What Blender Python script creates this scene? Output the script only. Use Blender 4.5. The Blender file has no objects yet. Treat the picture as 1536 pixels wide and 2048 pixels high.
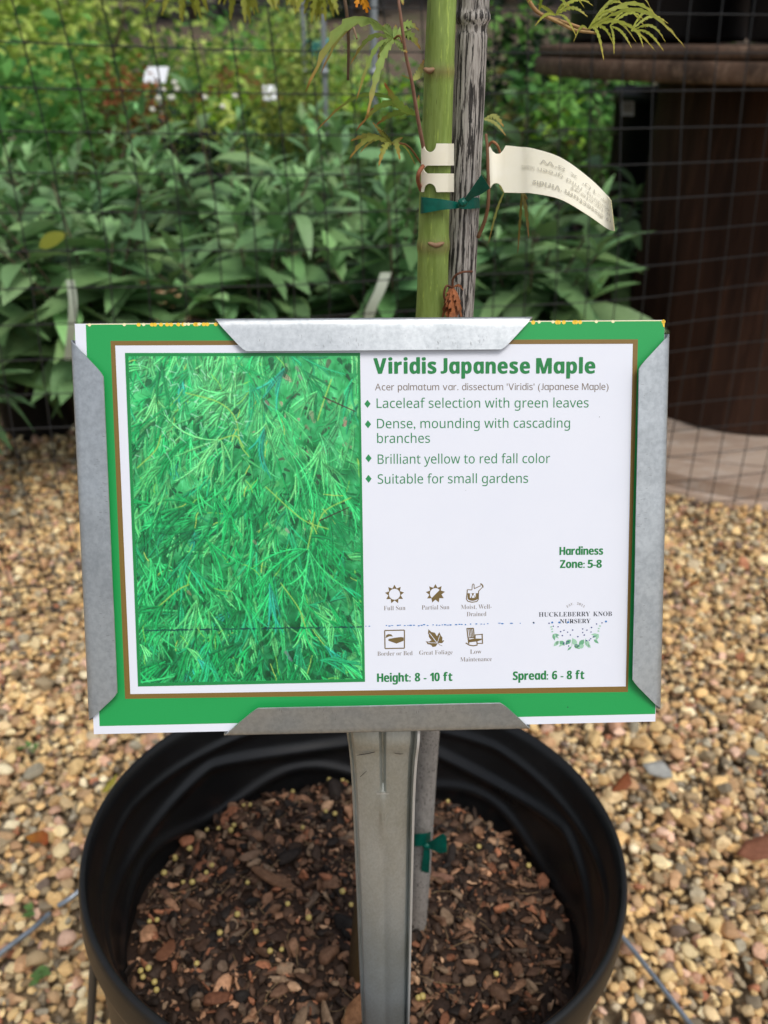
import bpy, bmesh, math, random
import numpy as np
from mathutils import Vector, Matrix, geometry

R = math.radians
rng = np.random.default_rng(7)
random.seed(7)
scene = bpy.context.scene
COL = scene.collection

# ------------------------------------------------------------------ camera
EYE, PITCH, FPX = 0.93, R(27.5), 1702.0
cam = bpy.data.cameras.new('camera')
cam.sensor_fit = 'VERTICAL'
cam.sensor_height = 4.8
cam.lens = FPX / 2048 * 4.8
cam.clip_start, cam.clip_end = 0.01, 400
cam.dof.use_dof = True
cam.dof.focus_distance = 0.385
cam.dof.aperture_fstop = 1.5
camo = bpy.data.objects.new('camera', cam)
camo.location = (0, 0, EYE)
camo.rotation_euler = (R(90) - PITCH, 0, 0)
COL.objects.link(camo)
scene.camera = camo

# ------------------------------------------------------------------ sky, sun, exposure
SUN_EL, SUN_AZ = R(58), R(150)          # azimuth clockwise from +Y: high, behind the camera's right shoulder
w = bpy.data.worlds.new('World'); scene.world = w; w.use_nodes = True
nt = w.node_tree; bg = nt.nodes['Background']
sky = nt.nodes.new('ShaderNodeTexSky'); sky.sky_type = 'NISHITA'; sky.sun_disc = False
sky.sun_elevation = SUN_EL; sky.sun_rotation = SUN_AZ; sky.air_density = 1.0; sky.dust_density = 3.0
hsv = nt.nodes.new('ShaderNodeHueSaturation'); hsv.inputs['Saturation'].default_value = 0.42
nt.links.new(sky.outputs[0], hsv.inputs['Color']); nt.links.new(hsv.outputs[0], bg.inputs['Color'])
bg.inputs['Strength'].default_value = 0.13
sl = bpy.data.lights.new('sun', 'SUN'); sl.energy = 1.4; sl.angle = R(24); sl.color = (1, .95, .88)
so = bpy.data.objects.new('sun', sl)
sd = Vector((math.cos(SUN_EL) * math.sin(SUN_AZ), math.cos(SUN_EL) * math.cos(SUN_AZ), math.sin(SUN_EL)))
so.rotation_euler = sd.to_track_quat('Z', 'Y').to_euler(); so.location = (2, -2, 6)
COL.objects.link(so)
scene.view_settings.view_transform = 'Standard'
scene.view_settings.look = 'None'
scene.view_settings.exposure = 0.07
scene.view_settings.gamma = 1.0
scene.cycles.max_bounces = 6

# ------------------------------------------------------------------ helpers
_f = np.array([0, math.cos(PITCH), -math.sin(PITCH)]); _u = np.array([0, math.sin(PITCH), math.cos(PITCH)])
def at(px, py, Y=None, z=None):
    """world point seen at a photo pixel, at world distance Y or height z"""
    d = _f + np.array([1., 0, 0]) * (px - 768) / FPX - _u * (py - 1024) / FPX
    k = Y / d[1] if Y is not None else (z - EYE) / d[2]
    return np.array([0, 0, EYE]) + d * k

def lin(r, g, b):
    return tuple(((c / 255) / 12.92 if c / 255 <= .04045 else ((c / 255 + .055) / 1.055) ** 2.4) for c in (r, g, b))

def tag(o, label=None, cat=None, group=None, kind=None):
    for k, v in (('label', label), ('category', cat), ('group', group), ('kind', kind)):
        if v: o[k] = v
    return o

def empty(name, loc, label, cat, group=None, mat=None):
    o = bpy.data.objects.new(name, None); COL.objects.link(o); o.empty_display_size = .05
    if mat is not None: o.matrix_world = mat
    else: o.location = loc
    return tag(o, label, cat, group)

def link(name, me, mat, parent=None):
    if mat is not None and not me.materials: me.materials.append(mat)
    o = bpy.data.objects.new(name, me); COL.objects.link(o)
    if parent: o.parent = parent
    return o

def mk(name, V, F, mat, parent=None, col=None, smooth=True):
    """mesh from arrays; F one (n,k) array or a list of faces; col per-vertex linear rgb"""
    me = bpy.data.meshes.new(name); V = np.asarray(V, np.float32)
    if isinstance(F, np.ndarray):
        n, k = F.shape
        me.vertices.add(len(V)); me.vertices.foreach_set('co', V.ravel())
        me.loops.add(n * k); me.loops.foreach_set('vertex_index', F.astype(np.int32).ravel())
        me.polygons.add(n); me.polygons.foreach_set('loop_start', np.arange(0, n * k, k, dtype=np.int32))
        me.update(calc_edges=True)
    else:
        me.from_pydata([tuple(map(float, v)) for v in V], [], [tuple(f) for f in F]); me.update()
    if col is not None:
        c = np.ones((len(V), 4), np.float32); c[:, :3] = col
        a = me.color_attributes.new('Col', 'FLOAT_COLOR', 'POINT'); a.data.foreach_set('color', c.ravel())
    if smooth: me.polygons.foreach_set('use_smooth', np.ones(len(me.polygons), bool))
    return link(name, me, mat, parent)

def mesh_join(parts):
    """[(V,F,col)] with equal face size -> one"""
    Vs, Fs, Cs, n = [], [], [], 0
    for V, F, c in parts:
        V = np.asarray(V, float); Vs.append(V); Fs.append(np.asarray(F) + n); n += len(V)
        Cs.append(np.broadcast_to(np.asarray(c, float), (len(V), 3)))
    return np.concatenate(Vs), np.concatenate(Fs), np.concatenate(Cs)

def tube(P, rad, n=10, cap=True):
    """tube along a polyline, quads (caps are fans of degenerate quads)"""
    P = np.asarray(P, float); m = len(P); rad = np.broadcast_to(np.asarray(rad, float), (m,))
    T = np.gradient(P, axis=0); T /= np.linalg.norm(T, axis=1)[:, None] + 1e-12
    a = np.array([1., 0, 0]) if abs(T[0][0]) < .8 else np.array([0, 1., 0])
    V = []
    for i in range(m):
        u = np.cross(T[i], a); u /= np.linalg.norm(u); v = np.cross(T[i], u); a = np.cross(u, T[i]); a = a if np.linalg.norm(a) > .1 else v
        t = np.linspace(0, 2 * np.pi, n, endpoint=False)
        V.append(P[i] + rad[i] * (np.cos(t)[:, None] * u + np.sin(t)[:, None] * v))
    V = np.concatenate(V); F = []
    for i in range(m - 1):
        for j in range(n):
            k = (j + 1) % n; F.append((i * n + j, i * n + k, (i + 1) * n + k, (i + 1) * n + j))
    if cap:
        for base, rev in ((0, True), ((m - 1) * n, False)):
            for j in range(0, n - 2, 2):
                q = (base, base + j + 1, base + j + 2, base + (j + 3) % n if j + 3 < n else base)
                if len(set(q)) == 4: F.append(q[::-1] if rev else q)
    return V, np.array(F)

def smoothline(P, n):
    """Catmull-Rom resample"""
    P = np.asarray(P, float); Q = np.vstack([2 * P[0] - P[1], P, 2 * P[-1] - P[-2]]); out = []
    for t in np.linspace(0, len(P) - 1 - 1e-9, n):
        i = int(t); s = t - i; a, b, c, d = Q[i:i + 4]
        out.append(.5 * ((2 * b) + (-a + c) * s + (2 * a - 5 * b + 4 * c - d) * s ** 2 + (-a + 3 * b - 3 * c + d) * s ** 3))
    return np.array(out)

def inst(tv, tf, O, M, S, C=None, jit=0):
    """many transformed copies of a template joined as one: O (n,3), M (n,3,3), S (n,) or (n,3)"""
    n, k = len(O), len(tv); S = np.asarray(S, float); S = S[:, None] * np.ones(3) if S.ndim == 1 else S
    V = np.einsum('nij,nkj->nki', M, tv[None] * S[:, None]) + O[:, None]
    F = tf[None] + (np.arange(n) * k)[:, None, None]
    C = None if C is None else np.repeat(C, k, 0)
    return V.reshape(-1, 3), F.reshape(-1, tf.shape[1]), C

def rotz(a):
    c, s = np.cos(a), np.sin(a); z = np.zeros_like(a); o = np.ones_like(a)
    return np.stack([np.stack([c, -s, z], -1), np.stack([s, c, z], -1), np.stack([z, z, o], -1)], -2)
def rotx(a):
    c, s = np.cos(a), np.sin(a); z = np.zeros_like(a); o = np.ones_like(a)
    return np.stack([np.stack([o, z, z], -1), np.stack([z, c, -s], -1), np.stack([z, s, c], -1)], -2)
def roty(a):
    c, s = np.cos(a), np.sin(a); z = np.zeros_like(a); o = np.ones_like(a)
    return np.stack([np.stack([c, z, s], -1), np.stack([z, o, z], -1), np.stack([-s, z, c], -1)], -2)

def sheet(o, th):
    md = o.modifiers.new('s', 'SOLIDIFY'); md.thickness = th; md.offset = 0
    e = o.modifiers.new('e', 'EDGE_SPLIT'); e.split_angle = R(38)

# ------------------------------------------------------------------ materials
def mat(name, base=(.5, .5, .5), rough=.6, metal=0., vcol=False, spec=.5, noise=(), bump=(), trans=0., coat=0., sss=0., stretch=(1, 1, 1), rnoise=0.):
    """noise: list of (scale, dark rgb multiplier/colour, amount, low, high); bump: (scale, strength, distance)"""
    m = bpy.data.materials.new(name); m.use_nodes = True; n = m.node_tree; b = n.nodes['Principled BSDF']
    b.inputs['Roughness'].default_value = rough; b.inputs['Metallic'].default_value = metal
    b.inputs['Specular IOR Level'].default_value = spec
    tc = n.nodes.new('ShaderNodeTexCoord'); mp = n.nodes.new('ShaderNodeMapping'); mp.inputs['Scale'].default_value = stretch
    n.links.new(tc.outputs['Object'], mp.inputs[0])
    if vcol:
        a = n.nodes.new('ShaderNodeVertexColor'); a.layer_name = 'Col'; src = a.outputs['Color']
    else:
        a = n.nodes.new('ShaderNodeRGB'); a.outputs[0].default_value = (*base, 1); src = a.outputs[0]
    last = None
    for sc, c2, amt, lo, hi in noise:
        t = n.nodes.new('ShaderNodeTexNoise'); t.inputs['Scale'].default_value = sc; t.inputs['Detail'].default_value = 5; t.inputs['Roughness'].default_value = .65
        n.links.new(mp.outputs[0], t.inputs['Vector'])
        mr = n.nodes.new('ShaderNodeMapRange'); mr.inputs['From Min'].default_value = lo; mr.inputs['From Max'].default_value = hi; mr.inputs['To Max'].default_value = amt
        n.links.new(t.outputs['Fac'], mr.inputs[0])
        mx = n.nodes.new('ShaderNodeMix'); mx.data_type = 'RGBA'
        n.links.new(mr.outputs[0], mx.inputs['Factor']); n.links.new(src, mx.inputs['A'])
        if len(c2) == 4:      # multiply
            mx.blend_type = 'MULTIPLY'
        mx.inputs['B'].default_value = (*c2[:3], 1); src = mx.outputs['Result']; last = t
    n.links.new(src, b.inputs['Base Color'])
    if rnoise and last:
        mr = n.nodes.new('ShaderNodeMapRange'); mr.inputs['From Min'].default_value = .3; mr.inputs['From Max'].default_value = .7
        mr.inputs['To Min'].default_value = rough - rnoise; mr.inputs['To Max'].default_value = rough + rnoise
        n.links.new(last.outputs['Fac'], mr.inputs[0]); n.links.new(mr.outputs[0], b.inputs['Roughness'])
    if bump:
        t = n.nodes.new('ShaderNodeTexNoise'); t.inputs['Scale'].default_value = bump[0]; t.inputs['Detail'].default_value = 6
        n.links.new(mp.outputs[0], t.inputs['Vector'])
        bp = n.nodes.new('ShaderNodeBump'); bp.inputs['Strength'].default_value = bump[1]; bp.inputs['Distance'].default_value = bump[2]
        n.links.new(t.outputs['Fac'], bp.inputs['Height']); n.links.new(bp.outputs[0], b.inputs['Normal'])
    if trans:                 # thin leaf: part of the light passes through
        tr = n.nodes.new('ShaderNodeBsdfTranslucent'); ms = n.nodes.new('ShaderNodeMixShader'); ms.inputs[0].default_value = trans
        out = n.nodes['Material Output']; n.links.new(src, tr.inputs[0])
        n.links.new(b.outputs[0], ms.inputs[1]); n.links.new(tr.outputs[0], ms.inputs[2]); n.links.new(ms.outputs[0], out.inputs[0])
    return m

M_ground = mat('ground', (.22, .165, .10), .95, noise=[(9, (.13, .1, .06), .9, .35, .65), (60, (.4, .3, .18), .6, .45, .6)], bump=(70, .8, .01))
M_hill = mat('hillside', (.16, .115, .085), .95, noise=[(.8, (.1, .13, .04), .8, .5, .62), (6, (.1, .07, .05), .8, .4, .6)], bump=(8, .6, .1))
M_gravel = mat('gravel', vcol=True, rough=.78, spec=.35, noise=[(140, (.78, .745, .69, 1), .6, .42, .64), (700, (.82, .80, .77, 1), .5, .45, .6)], bump=(420, .45, .0012))
M_soil = mat('soil', (.022, .014, .009), .9, noise=[(120, (.07, .042, .026), .8, .4, .65)], bump=(260, 1, .004))
M_chip = mat('bark', vcol=True, rough=.72, spec=.4, noise=[(300, (.55, .5, .45, 1), .8, .38, .62)], bump=(600, .6, .0012))
M_pot = mat('pot_plastic', (.006, .0064, .007), .33, spec=.5, noise=[(14, (.011, .0108, .0105), .7, .5, .75)], bump=(900, .1, .0005), rnoise=.07)
M_potdust = mat('pot_outside', (.0075, .0078, .008), .42, spec=.45, noise=[(20, (.017, .016, .0145), .6, .5, .75)], bump=(700, .12, .0006))
M_galv = mat('galvanised', (.60, .635, .655), .42, metal=.82, noise=[(420, (.8, .81, .82, 1), .8, .4, .62), (38, (.74, .76, .78, 1), .8, .42, .66)], bump=(900, .05, .0004), rnoise=.1)
M_galvscuff = mat('galvanised_scuff', (.34, .35, .36), .6, metal=.7, noise=[(600, (.6, .6, .6, 1), .8, .4, .6)])
M_stake = mat('stake_steel', (.58, .615, .61), .46, metal=.62, noise=[(30, (.75, .72, .64, 1), .8, .4, .65), (900, (.85, .85, .83, 1), .7, .4, .6)], bump=(500, .04, .0004), stretch=(1, 1, .25), rnoise=.08)
M_edge = mat('cut_edge', (.58, .575, .55), .5, metal=.3)
M_scratch = mat('scratch', (.06, .062, .065), .6)
M_weld = mat('weld_bloom', (.6, .6, .58), .5, metal=.8, noise=[(160, (.75, .75, .72, 1), .8, .4, .6)])
M_paper = mat('paper', lin(232, 236, 247), .42, spec=.4, noise=[(30, (.97, .975, .985, 1), .7, .4, .7)])
M_green = mat('ink_green', lin(34, 163, 84), .4, spec=.4, noise=[(25, (.9, .95, .93, 1), .7, .4, .7), (1500, (.93, .95, .95, 1), .7, .4, .6)])
M_frame = mat('ink_dark_green', lin(28, 140, 72), .4, spec=.4)
M_gold = mat('ink_gold', lin(132, 104, 44), .42, noise=[(1500, (.85, .85, .85, 1), .7, .4, .6)])
M_title = mat('ink_title', lin(14, 128, 62), .42)
M_text = mat('ink_text', lin(24, 130, 72), .42)
M_bullet = mat('ink_bullet', lin(30, 140, 78), .42)
M_subt = mat('ink_subtitle', lin(116, 98, 80), .42)
M_capt = mat('ink_caption', lin(128, 116, 106), .42)
M_icon = mat('ink_icon', lin(116, 96, 52), .42)
M_ink = mat('ink_black', lin(32, 36, 50), .42)
M_blue = mat('ink_blue', lin(40, 120, 190), .42)
M_navy = mat('ink_navy', lin(44, 56, 130), .42)
M_yel = mat('worn_yellow', lin(250, 206, 60), .5)
M_cream = mat('worn_cream', lin(246, 240, 190), .5)
M_photo = mat('photo_print', vcol=True, rough=.4, spec=.4)
M_logo = mat('ink_logo_leaf', lin(110, 175, 135), .42)
M_logo2 = mat('ink_logo_pale', lin(160, 208, 178), .42)
M_trunk = mat('trunk_bark', vcol=True, rough=.55, spec=.35, noise=[(90, (.72, .70, .5, 1), .75, .42, .62), (420, (.75, .78, .62, 1), .8, .46, .6), (700, (1.6, 1.5, 1.35, 1), .9, .60, .66), (1100, (.45, .40, .3, 1), .7, .62, .68)], bump=(500, .45, .0012), stretch=(1, 1, .12))
M_trunk.node_tree.nodes['Principled BSDF'].inputs['Coat Weight'].default_value = .08
M_bamboo = mat('bamboo', (.43, .40, .37), .7, noise=[(95, (.42, .40, .375), .8, .45, .6), (560, (.020, .018, .017), 1., .505, .545), (1300, (.10, .085, .075), .7, .5, .6)], bump=(500, .7, .0014), stretch=(1, 1, .075))
M_bamboo_low = mat('bamboo_lower', (.36, .33, .30), .7, noise=[(260, (.27, .25, .225), .8, .42, .6), (800, (.05, .042, .04), .9, .56, .64)], bump=(500, .4, .0008), stretch=(1, 1, .5))
M_tie = mat('tie_tape', (.0, .15, .105), .34, spec=.5, noise=[(120, (.0, .09, .065), .8, .4, .65)], bump=(160, .35, .0016), trans=.25)
M_strap = mat('tag_strap', lin(255, 251, 232), .45, noise=[(70, (.95, .93, .86, 1), .6, .4, .7)], trans=.06)
M_strapend = mat('tag_strap_stain', lin(232, 220, 150), .45, trans=.12)
M_tagink = mat('tag_ink', lin(200, 196, 180), .6)
M_leaf = mat('maple_leaf', vcol=True, rough=.5, spec=.35, noise=[(160, (.78, .8, .74, 1), .7, .4, .65)], trans=.45)
M_twig = mat('twig', vcol=True, rough=.65, noise=[(300, (.6, .6, .6, 1), .7, .4, .65)])
M_dry = mat('dry_leaf', vcol=True, rough=.7, noise=[(350, (.55, .5, .42, 1), .9, .4, .65)], bump=(500, .5, .001), trans=.12)
M_bush = mat('bush_leaf', vcol=True, rough=.52, spec=.45, noise=[(55, (.8, .84, .8, 1), .7, .4, .65)], bump=(110, .25, .003), trans=.15)
M_shrub = mat('shrub_leaf', vcol=True, rough=.6, spec=.35, trans=.42)
M_wood = mat('stem_wood', (.16, .115, .075), .8, noise=[(40, (.08, .06, .04), .8, .4, .6)])
M_net = mat('net_plastic', (.010, .011, .012), .55)
M_spool = mat('spool_wood', (.13, .078, .052), .8, spec=.2, noise=[(9, (.04, .026, .018), .9, .4, .62), (60, (.20, .135, .095), .7, .5, .65)], bump=(50, .5, .004), stretch=(1, 1, .6))
M_stave = mat('stave_wood', (.050, .024, .015), .75, spec=.15, noise=[(14, (.020, .010, .007), .9, .4, .62), (40, (.075, .036, .022), .8, .52, .68)], bump=(40, .5, .003), stretch=(1, 1, .1))
M_flange = mat('weathered_flange', (.50, .385, .30), .8, noise=[(12, (.34, .235, .175), .8, .4, .6), (50, (.56, .49, .43), .7, .5, .65)], bump=(60, .5, .003), stretch=(.3, 1, 1))
M_steelpost = mat('grey_post', (.33, .36, .38), .45, metal=.6)
M_wire = mat('wire_steel', (.34, .39, .45), .38, metal=.75, noise=[(60, (.6, .6, .58, 1), .7, .45, .65)])
M_wiredark = mat('wire_dark', (.09, .09, .085), .55, metal=.4)
M_white = mat('white_card', lin(240, 244, 250), .35)
M_label = mat('pale_label', lin(176, 186, 166), .5, trans=.2)
M_teal = mat('teal_plastic', lin(70, 150, 150), .5)
M_pellet = mat('pellet', (.55, .43, .14), .4, spec=.5)
M_petal = mat('white_petal', lin(245, 244, 230), .6, trans=.2)
M_slate = mat('slate', (.42, .42, .385), .7, noise=[(60, (.3, .3, .28), .7, .4, .6)], bump=(150, .3, .001))

# ------------------------------------------------------------------ setting: ground, hill
gx = np.concatenate([np.linspace(-60, -4, 8), np.linspace(-3, 3, 25), np.linspace(4, 60, 8)])
gy = np.concatenate([np.linspace(-30, -1, 5), np.linspace(-.5, 5, 23), np.linspace(6, 80, 10)])
X, Y = np.meshgrid(gx, gy); Z = .003 * np.sin(X * 3.1) * np.cos(Y * 2.7) - .016
nx = len(gx); q = np.arange(len(gy) - 1)[:, None] * nx + np.arange(nx - 1)
tag(mk('ground', np.stack([X, Y, Z], -1).reshape(-1, 3), np.stack([q, q + 1, q + nx + 1, q + nx], -1).reshape(-1, 4), M_ground), kind='structure')
hx, hy = np.linspace(-60, 60, 41), np.linspace(7, 80, 26)
X, Y = np.meshgrid(hx, hy); Z = -.05 + 2.6 * np.clip((Y - 7) / 16, 0, 1) ** 1.1 + .25 * np.sin(X * .35 + 1) * np.clip((Y - 9) / 8, 0, 1) + np.clip((Y - 30) * .2, 0, 20)
q = np.arange(25)[:, None] * 41 + np.arange(40)
tag(mk('hillside', np.stack([X, Y, Z], -1).reshape(-1, 3), np.stack([q, q + 1, q + 42, q + 41], -1).reshape(-1, 4), M_hill), kind='structure')

# ------------------------------------------------------------------ gravel (uncountable)
def ico(sub):
    bm = bmesh.new(); bmesh.ops.create_icosphere(bm, subdivisions=sub, radius=1)
    V = np.array([v.co[:] for v in bm.verts]); F = np.array([[v.index for v in f.verts] for f in bm.faces]); bm.free(); return V, F
def pebble(sub, cuts, rough=.1, g=rng):
    V, F = ico(sub); V = V.copy()
    for _ in range(cuts):
        n = g.normal(size=3); n /= np.linalg.norm(n); d = g.uniform(.42, .8); s = V @ n
        V -= np.clip(s - d, 0, None)[:, None] * n * 1.0
    V *= (1 + g.normal(0, rough, (len(V), 1)))
    return V * np.array([1, g.uniform(.62, .95), g.uniform(.42, .75)]), F
GCOL = np.array([lin(*c) for c in [(210, 174, 118), (222, 190, 134), (196, 156, 104), (184, 146, 106), (206, 176, 132), (222, 198, 152), (176, 134, 96), (158, 132, 98), (136, 118, 92), (150, 140, 122), (196, 150, 124), (210, 168, 146), (120, 106, 88), (170, 108, 76), (232, 214, 178), (110, 92, 82), (184, 166, 138), (214, 172, 112)]])
GCOL = GCOL * .86 + GCOL.mean(1, keepdims=True) * np.array([1.06, 1.0, .88]) * .14 + .006
GW = np.array([10, 9, 9, 7, 8, 6, 6, 6, 5, 4, 4, 3, 4, 1.5, 3, 2, 5, 7.]); GW /= GW.sum()
def gravelbed(d, x0, x1, y0, y1, smin, smax, nv, zj):
    gxx, gyy = np.meshgrid(np.arange(x0, x1, d), np.arange(y0, y1, d)); O = np.stack([gxx.ravel(), gyy.ravel(), 0 * gxx.ravel()], 1)
    O[:, :2] += rng.uniform(-.6, .6, (len(O), 2)) * d; O[:, 2] = rng.uniform(-.006, zj, len(O)); O = O[np.hypot(O[:, 0] + .02, O[:, 1] - .45) > .16]; rng.shuffle(O); out = []
    for part in np.array_split(O, nv):
        tv, tf = pebble(1, 3, .14); m = len(part); S = rng.uniform(smin, smax, m)
        Mx = rotz(rng.uniform(0, 6.28, m)) @ rotx(rng.normal(0, .6, m)) @ roty(rng.normal(0, .6, m))
        out.append(inst(tv, tf, part, Mx, S, GCOL[rng.choice(len(GCOL), m, p=GW)] * rng.uniform(.95, 1.6, (m, 1)) * np.array([1, 1.02, 1])))
    return mesh_join(out)
def gravel(n, x0, x1, y0, y1, smin, smax, sub, nv, zj, hole=True):
    out = []
    for k in range(nv):
        tv, tf = pebble(sub, 7 if sub > 1 else 3, .05 if sub > 1 else .12)
        m = n // nv; O = np.stack([rng.uniform(x0, x1, m), rng.uniform(y0, y1, m), rng.uniform(-.004, zj, m)], 1)
        if hole: O = O[np.hypot(O[:, 0] + .02, O[:, 1] - .45) > .16]
        m = len(O); S = smin + (smax - smin) * rng.beta(1.3, 3.2, m)
        Mx = rotz(rng.uniform(0, 6.28, m)) @ rotx(rng.normal(0, .4, m)) @ roty(rng.normal(0, .4, m))
        C = GCOL[rng.choice(len(GCOL), m, p=GW)] * rng.uniform(.78, 1.22, (m, 1)) * np.array([1.36, 1.40, 1.34])
        O[:, 2] += S * .25
        out.append(inst(tv, tf, O, Mx, S, C))
    return mesh_join(out)
V, F, C = mesh_join([gravelbed(.02, -2.3, -1.15, -.2, 2.1, .010, .016, 3, .004), gravelbed(.02, 1.3, 2.4, -.2, 2.1, .010, .016, 3, .004), gravelbed(.022, -2.4, 2.6, 2.1, 4.2, .011, .017, 4, .004), gravelbed(.0115, -1.15, 1.3, -.1, 2.1, .006, .0095, 10, .004), gravel(23000, -1.15, 1.3, -.1, 2.05, .0055, .0165, 2, 14, .011), gravel(2600, -1.15, 1.3, -.1, 2.1, .012, .022, 2, 8, .014),
                     gravel(13000, -2.6, 2.8, 1.9, 4.2, .010, .024, 1, 8, .012, False), gravel(3000, -2.8, -1.2, -.3, 2, .008, .02, 1, 6, .012), gravel(3000, 1.3, 2.9, -.3, 2, .008, .02, 1, 6, .012)])
gr_ = mk('gravel', V, F, M_gravel, col=C); fl = rng.uniform(size=len(F) // 20) < .55; gr_.data.polygons.foreach_set('use_smooth', np.resize(np.repeat(~fl, 20), len(F)))
tag(gr_, 'tan and ochre pea gravel covering the ground around the pot', 'gravel', kind='stuff')

# ------------------------------------------------------------------ the black pot with soil
POTC = Vector((-.0198, .4655, EYE - .5147))
n_ = Vector((.0524, .1194, 1)).normalized()
POTM = Matrix.Translation(POTC) @ Vector((0, 0, 1)).rotation_difference(n_).to_matrix().to_4x4()
pot = empty('plant_pot', None, 'large round black plastic pot holding the maple and the sign stake', 'pot', mat=POTM)
NA = 288; th = np.linspace(0, 2 * np.pi, NA, endpoint=False)
def revolve(prof, wob=None):
    """prof list of (r, z); wob(theta, r, z) -> (dr, dz)"""
    V = []
    for r, z in prof:
        dr, dz = wob(th, r, z) if wob else (0 * th, 0 * th)
        V.append(np.stack([(r + dr) * np.cos(th), (r + dr) * np.sin(th), z + dz], 1))
    V = np.concatenate(V); j = np.arange(NA); k = (j + 1) % NA
    F = np.concatenate([np.stack([i * NA + j, i * NA + k, (i + 1) * NA + k, (i + 1) * NA + j], 1) for i in range(len(prof) - 1)])
    return V, F
def wob_in(t, r, z):
    d = -z; out = 0 * t
    s1 = np.abs(np.sin(t * 3 + .6)); s2 = np.abs(np.sin(t * 3 + 2.2))
    for dc, h, wd in ((.026 + .005 * s1, .0022, .0045), (.046 + .013 * s2, .0036, .0060), (.076 + .018 * s1 ** 2, .0030, .0060)):
        out = out - h * np.exp(-((d - dc) / wd) ** 2)
    return out + .0012 * np.sin(2 * t + .5), .0012 * np.sin(3 * t)
ins = [(.1965, 0), (.1945, -.003), (.193, -.008), (.1925, -.014)] + [(.192 - .20 * (d - .016), -d) for d in np.linspace(.016, .125, 90)] + [(.162, -.16)]
V, F = revolve(ins, wob_in); mk('inner_wall', V, F[:, ::-1], M_pot, pot)
hb = POTC.z / n_.z
outp = [(.1965, 0), (.1985, .0012), (.2005, -.001), (.2012, -.006), (.2012, -.022), (.2, -.027), (.1955, -.028), (.1945, -.034)] + [(.1945 - .085 * (d - .034), -d) for d in np.linspace(.05, hb + .03, 10)]
V, F = revolve(outp, lambda t, r, z: (.0012 * np.sin(2 * t + .5), .0012 * np.sin(3 * t))); mk('rim_and_outer_wall', V, F, M_potdust, pot)

# soil: dished base, bark chips, all one uncountable mass
SD = -.088
def soilz(x, y):
    r = np.hypot(x, y); return SD + .012 * np.exp(-((x) ** 2 + (y - .03) ** 2) / .012) - .012 * (r / .18) ** 4 + .0035 * np.sin(x * 45 + 1) * np.cos(y * 38) + .0025 * np.sin(x * 110 + y * 70)
prof = np.linspace(0.001, .181, 40)
V = np.concatenate([np.stack([r * np.cos(th), r * np.sin(th), soilz(r * np.cos(th), r * np.sin(th))], 1) for r in prof])
j = np.arange(NA); k = (j + 1) % NA
Fs = np.concatenate([np.stack([i * NA + j, (i + 1) * NA + j, (i + 1) * NA + k, i * NA + k], 1) for i in range(39)])
Fs = np.concatenate([Fs[:, [0, 1, 2]], Fs[:, [0, 2, 3]]])
parts = [(V, Fs, np.array(lin(56, 40, 30)))]
CCOL = np.array([lin(*c) for c in [(38, 28, 21), (54, 40, 30), (74, 54, 41), (100, 74, 56), (124, 92, 70), (156, 118, 90), (96, 80, 66), (32, 25, 20), (122, 102, 82), (140, 92, 66), (176, 142, 112)]])
CW = np.array([10, 13, 13, 11, 8, 5, 6, 9, 4, 7, 2.0]); CW /= CW.sum()
for kk in range(14):
    tv, tf = pebble(2, 9, .06); m = 470
    a, r = rng.uniform(0, 6.283, m), .172 * np.sqrt(rng.uniform(0, 1, m)); O = np.stack([r * np.cos(a), r * np.sin(a), 0 * a], 1)
    big = kk % 4 == 0
    S = (.0012 + .0115 * rng.beta(.72, 3.9, m)) * (1.25 if big else 1); S3 = S[:, None] * np.stack([rng.uniform(.8, 1.45, m), rng.uniform(.6, 1.1, m), rng.uniform(.35, .95, m)], 1)
    O[:, 2] = soilz(O[:, 0], O[:, 1]) + S * .35 + rng.uniform(0, .0015, m)
    Mx = rotz(rng.uniform(0, 6.28, m)) @ rotx(rng.normal(0, .55, m)) @ roty(rng.normal(0, .55, m))
    parts.append(inst(tv, tf, O, Mx, S3, CCOL[rng.choice(len(CCOL), m, p=CW)] * rng.uniform(.85, 2.1, (m, 1))))
# fine fibres
for _ in range(130):
    a, r = rng.uniform(0, 6.28), .166 * math.sqrt(rng.uniform()); p = np.array([r * math.cos(a), r * math.sin(a)]); b = rng.uniform(0, 6.28); L = rng.uniform(.006, .022)
    t = np.linspace(-.5, .5, 5); xy = p + np.stack([np.cos(b) * t * L, np.sin(b) * t * L], 1) + np.outer(t ** 2, rng.normal(0, .008, 2))
    zz = soilz(xy[:, 0], xy[:, 1]) + .004 + rng.uniform(0, .004)
    tvv, tff = tube(np.column_stack([xy, zz]), .00035, 4, False); tff = np.concatenate([tff[:, [0, 1, 2]], tff[:, [0, 2, 3]]])
    parts.append((tvv, tff, np.array(lin(150, 125, 92)) * rng.uniform(.5, 1.1)))
V, F, C = mesh_join(parts)
so_ = mk('bark_soil', V, F, M_chip, col=C); so_.matrix_world = POTM
tag(so_, 'dark brown potting bark and soil filling the black pot', 'soil', kind='stuff')

def potpt(px, py, lift=0.):
    """world point on the soil plane seen at a photo pixel"""
    o = np.array([0, 0, EYE]); d = at(px, py, Y=1.) - o
    inv = np.array(POTM.inverted()); ol = inv[:3, :3] @ o + inv[:3, 3]; dl = inv[:3, :3] @ d
    t = (SD - ol[2]) / dl[2]
    for _ in range(6):
        p = ol + dl * t; t += (soilz(p[0], p[1]) - p[2]) / dl[2]
    p = ol + dl * t; p[2] += lift
    return np.array(POTM)[:3, :3] @ p + np.array(POTM)[:3, 3]

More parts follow.
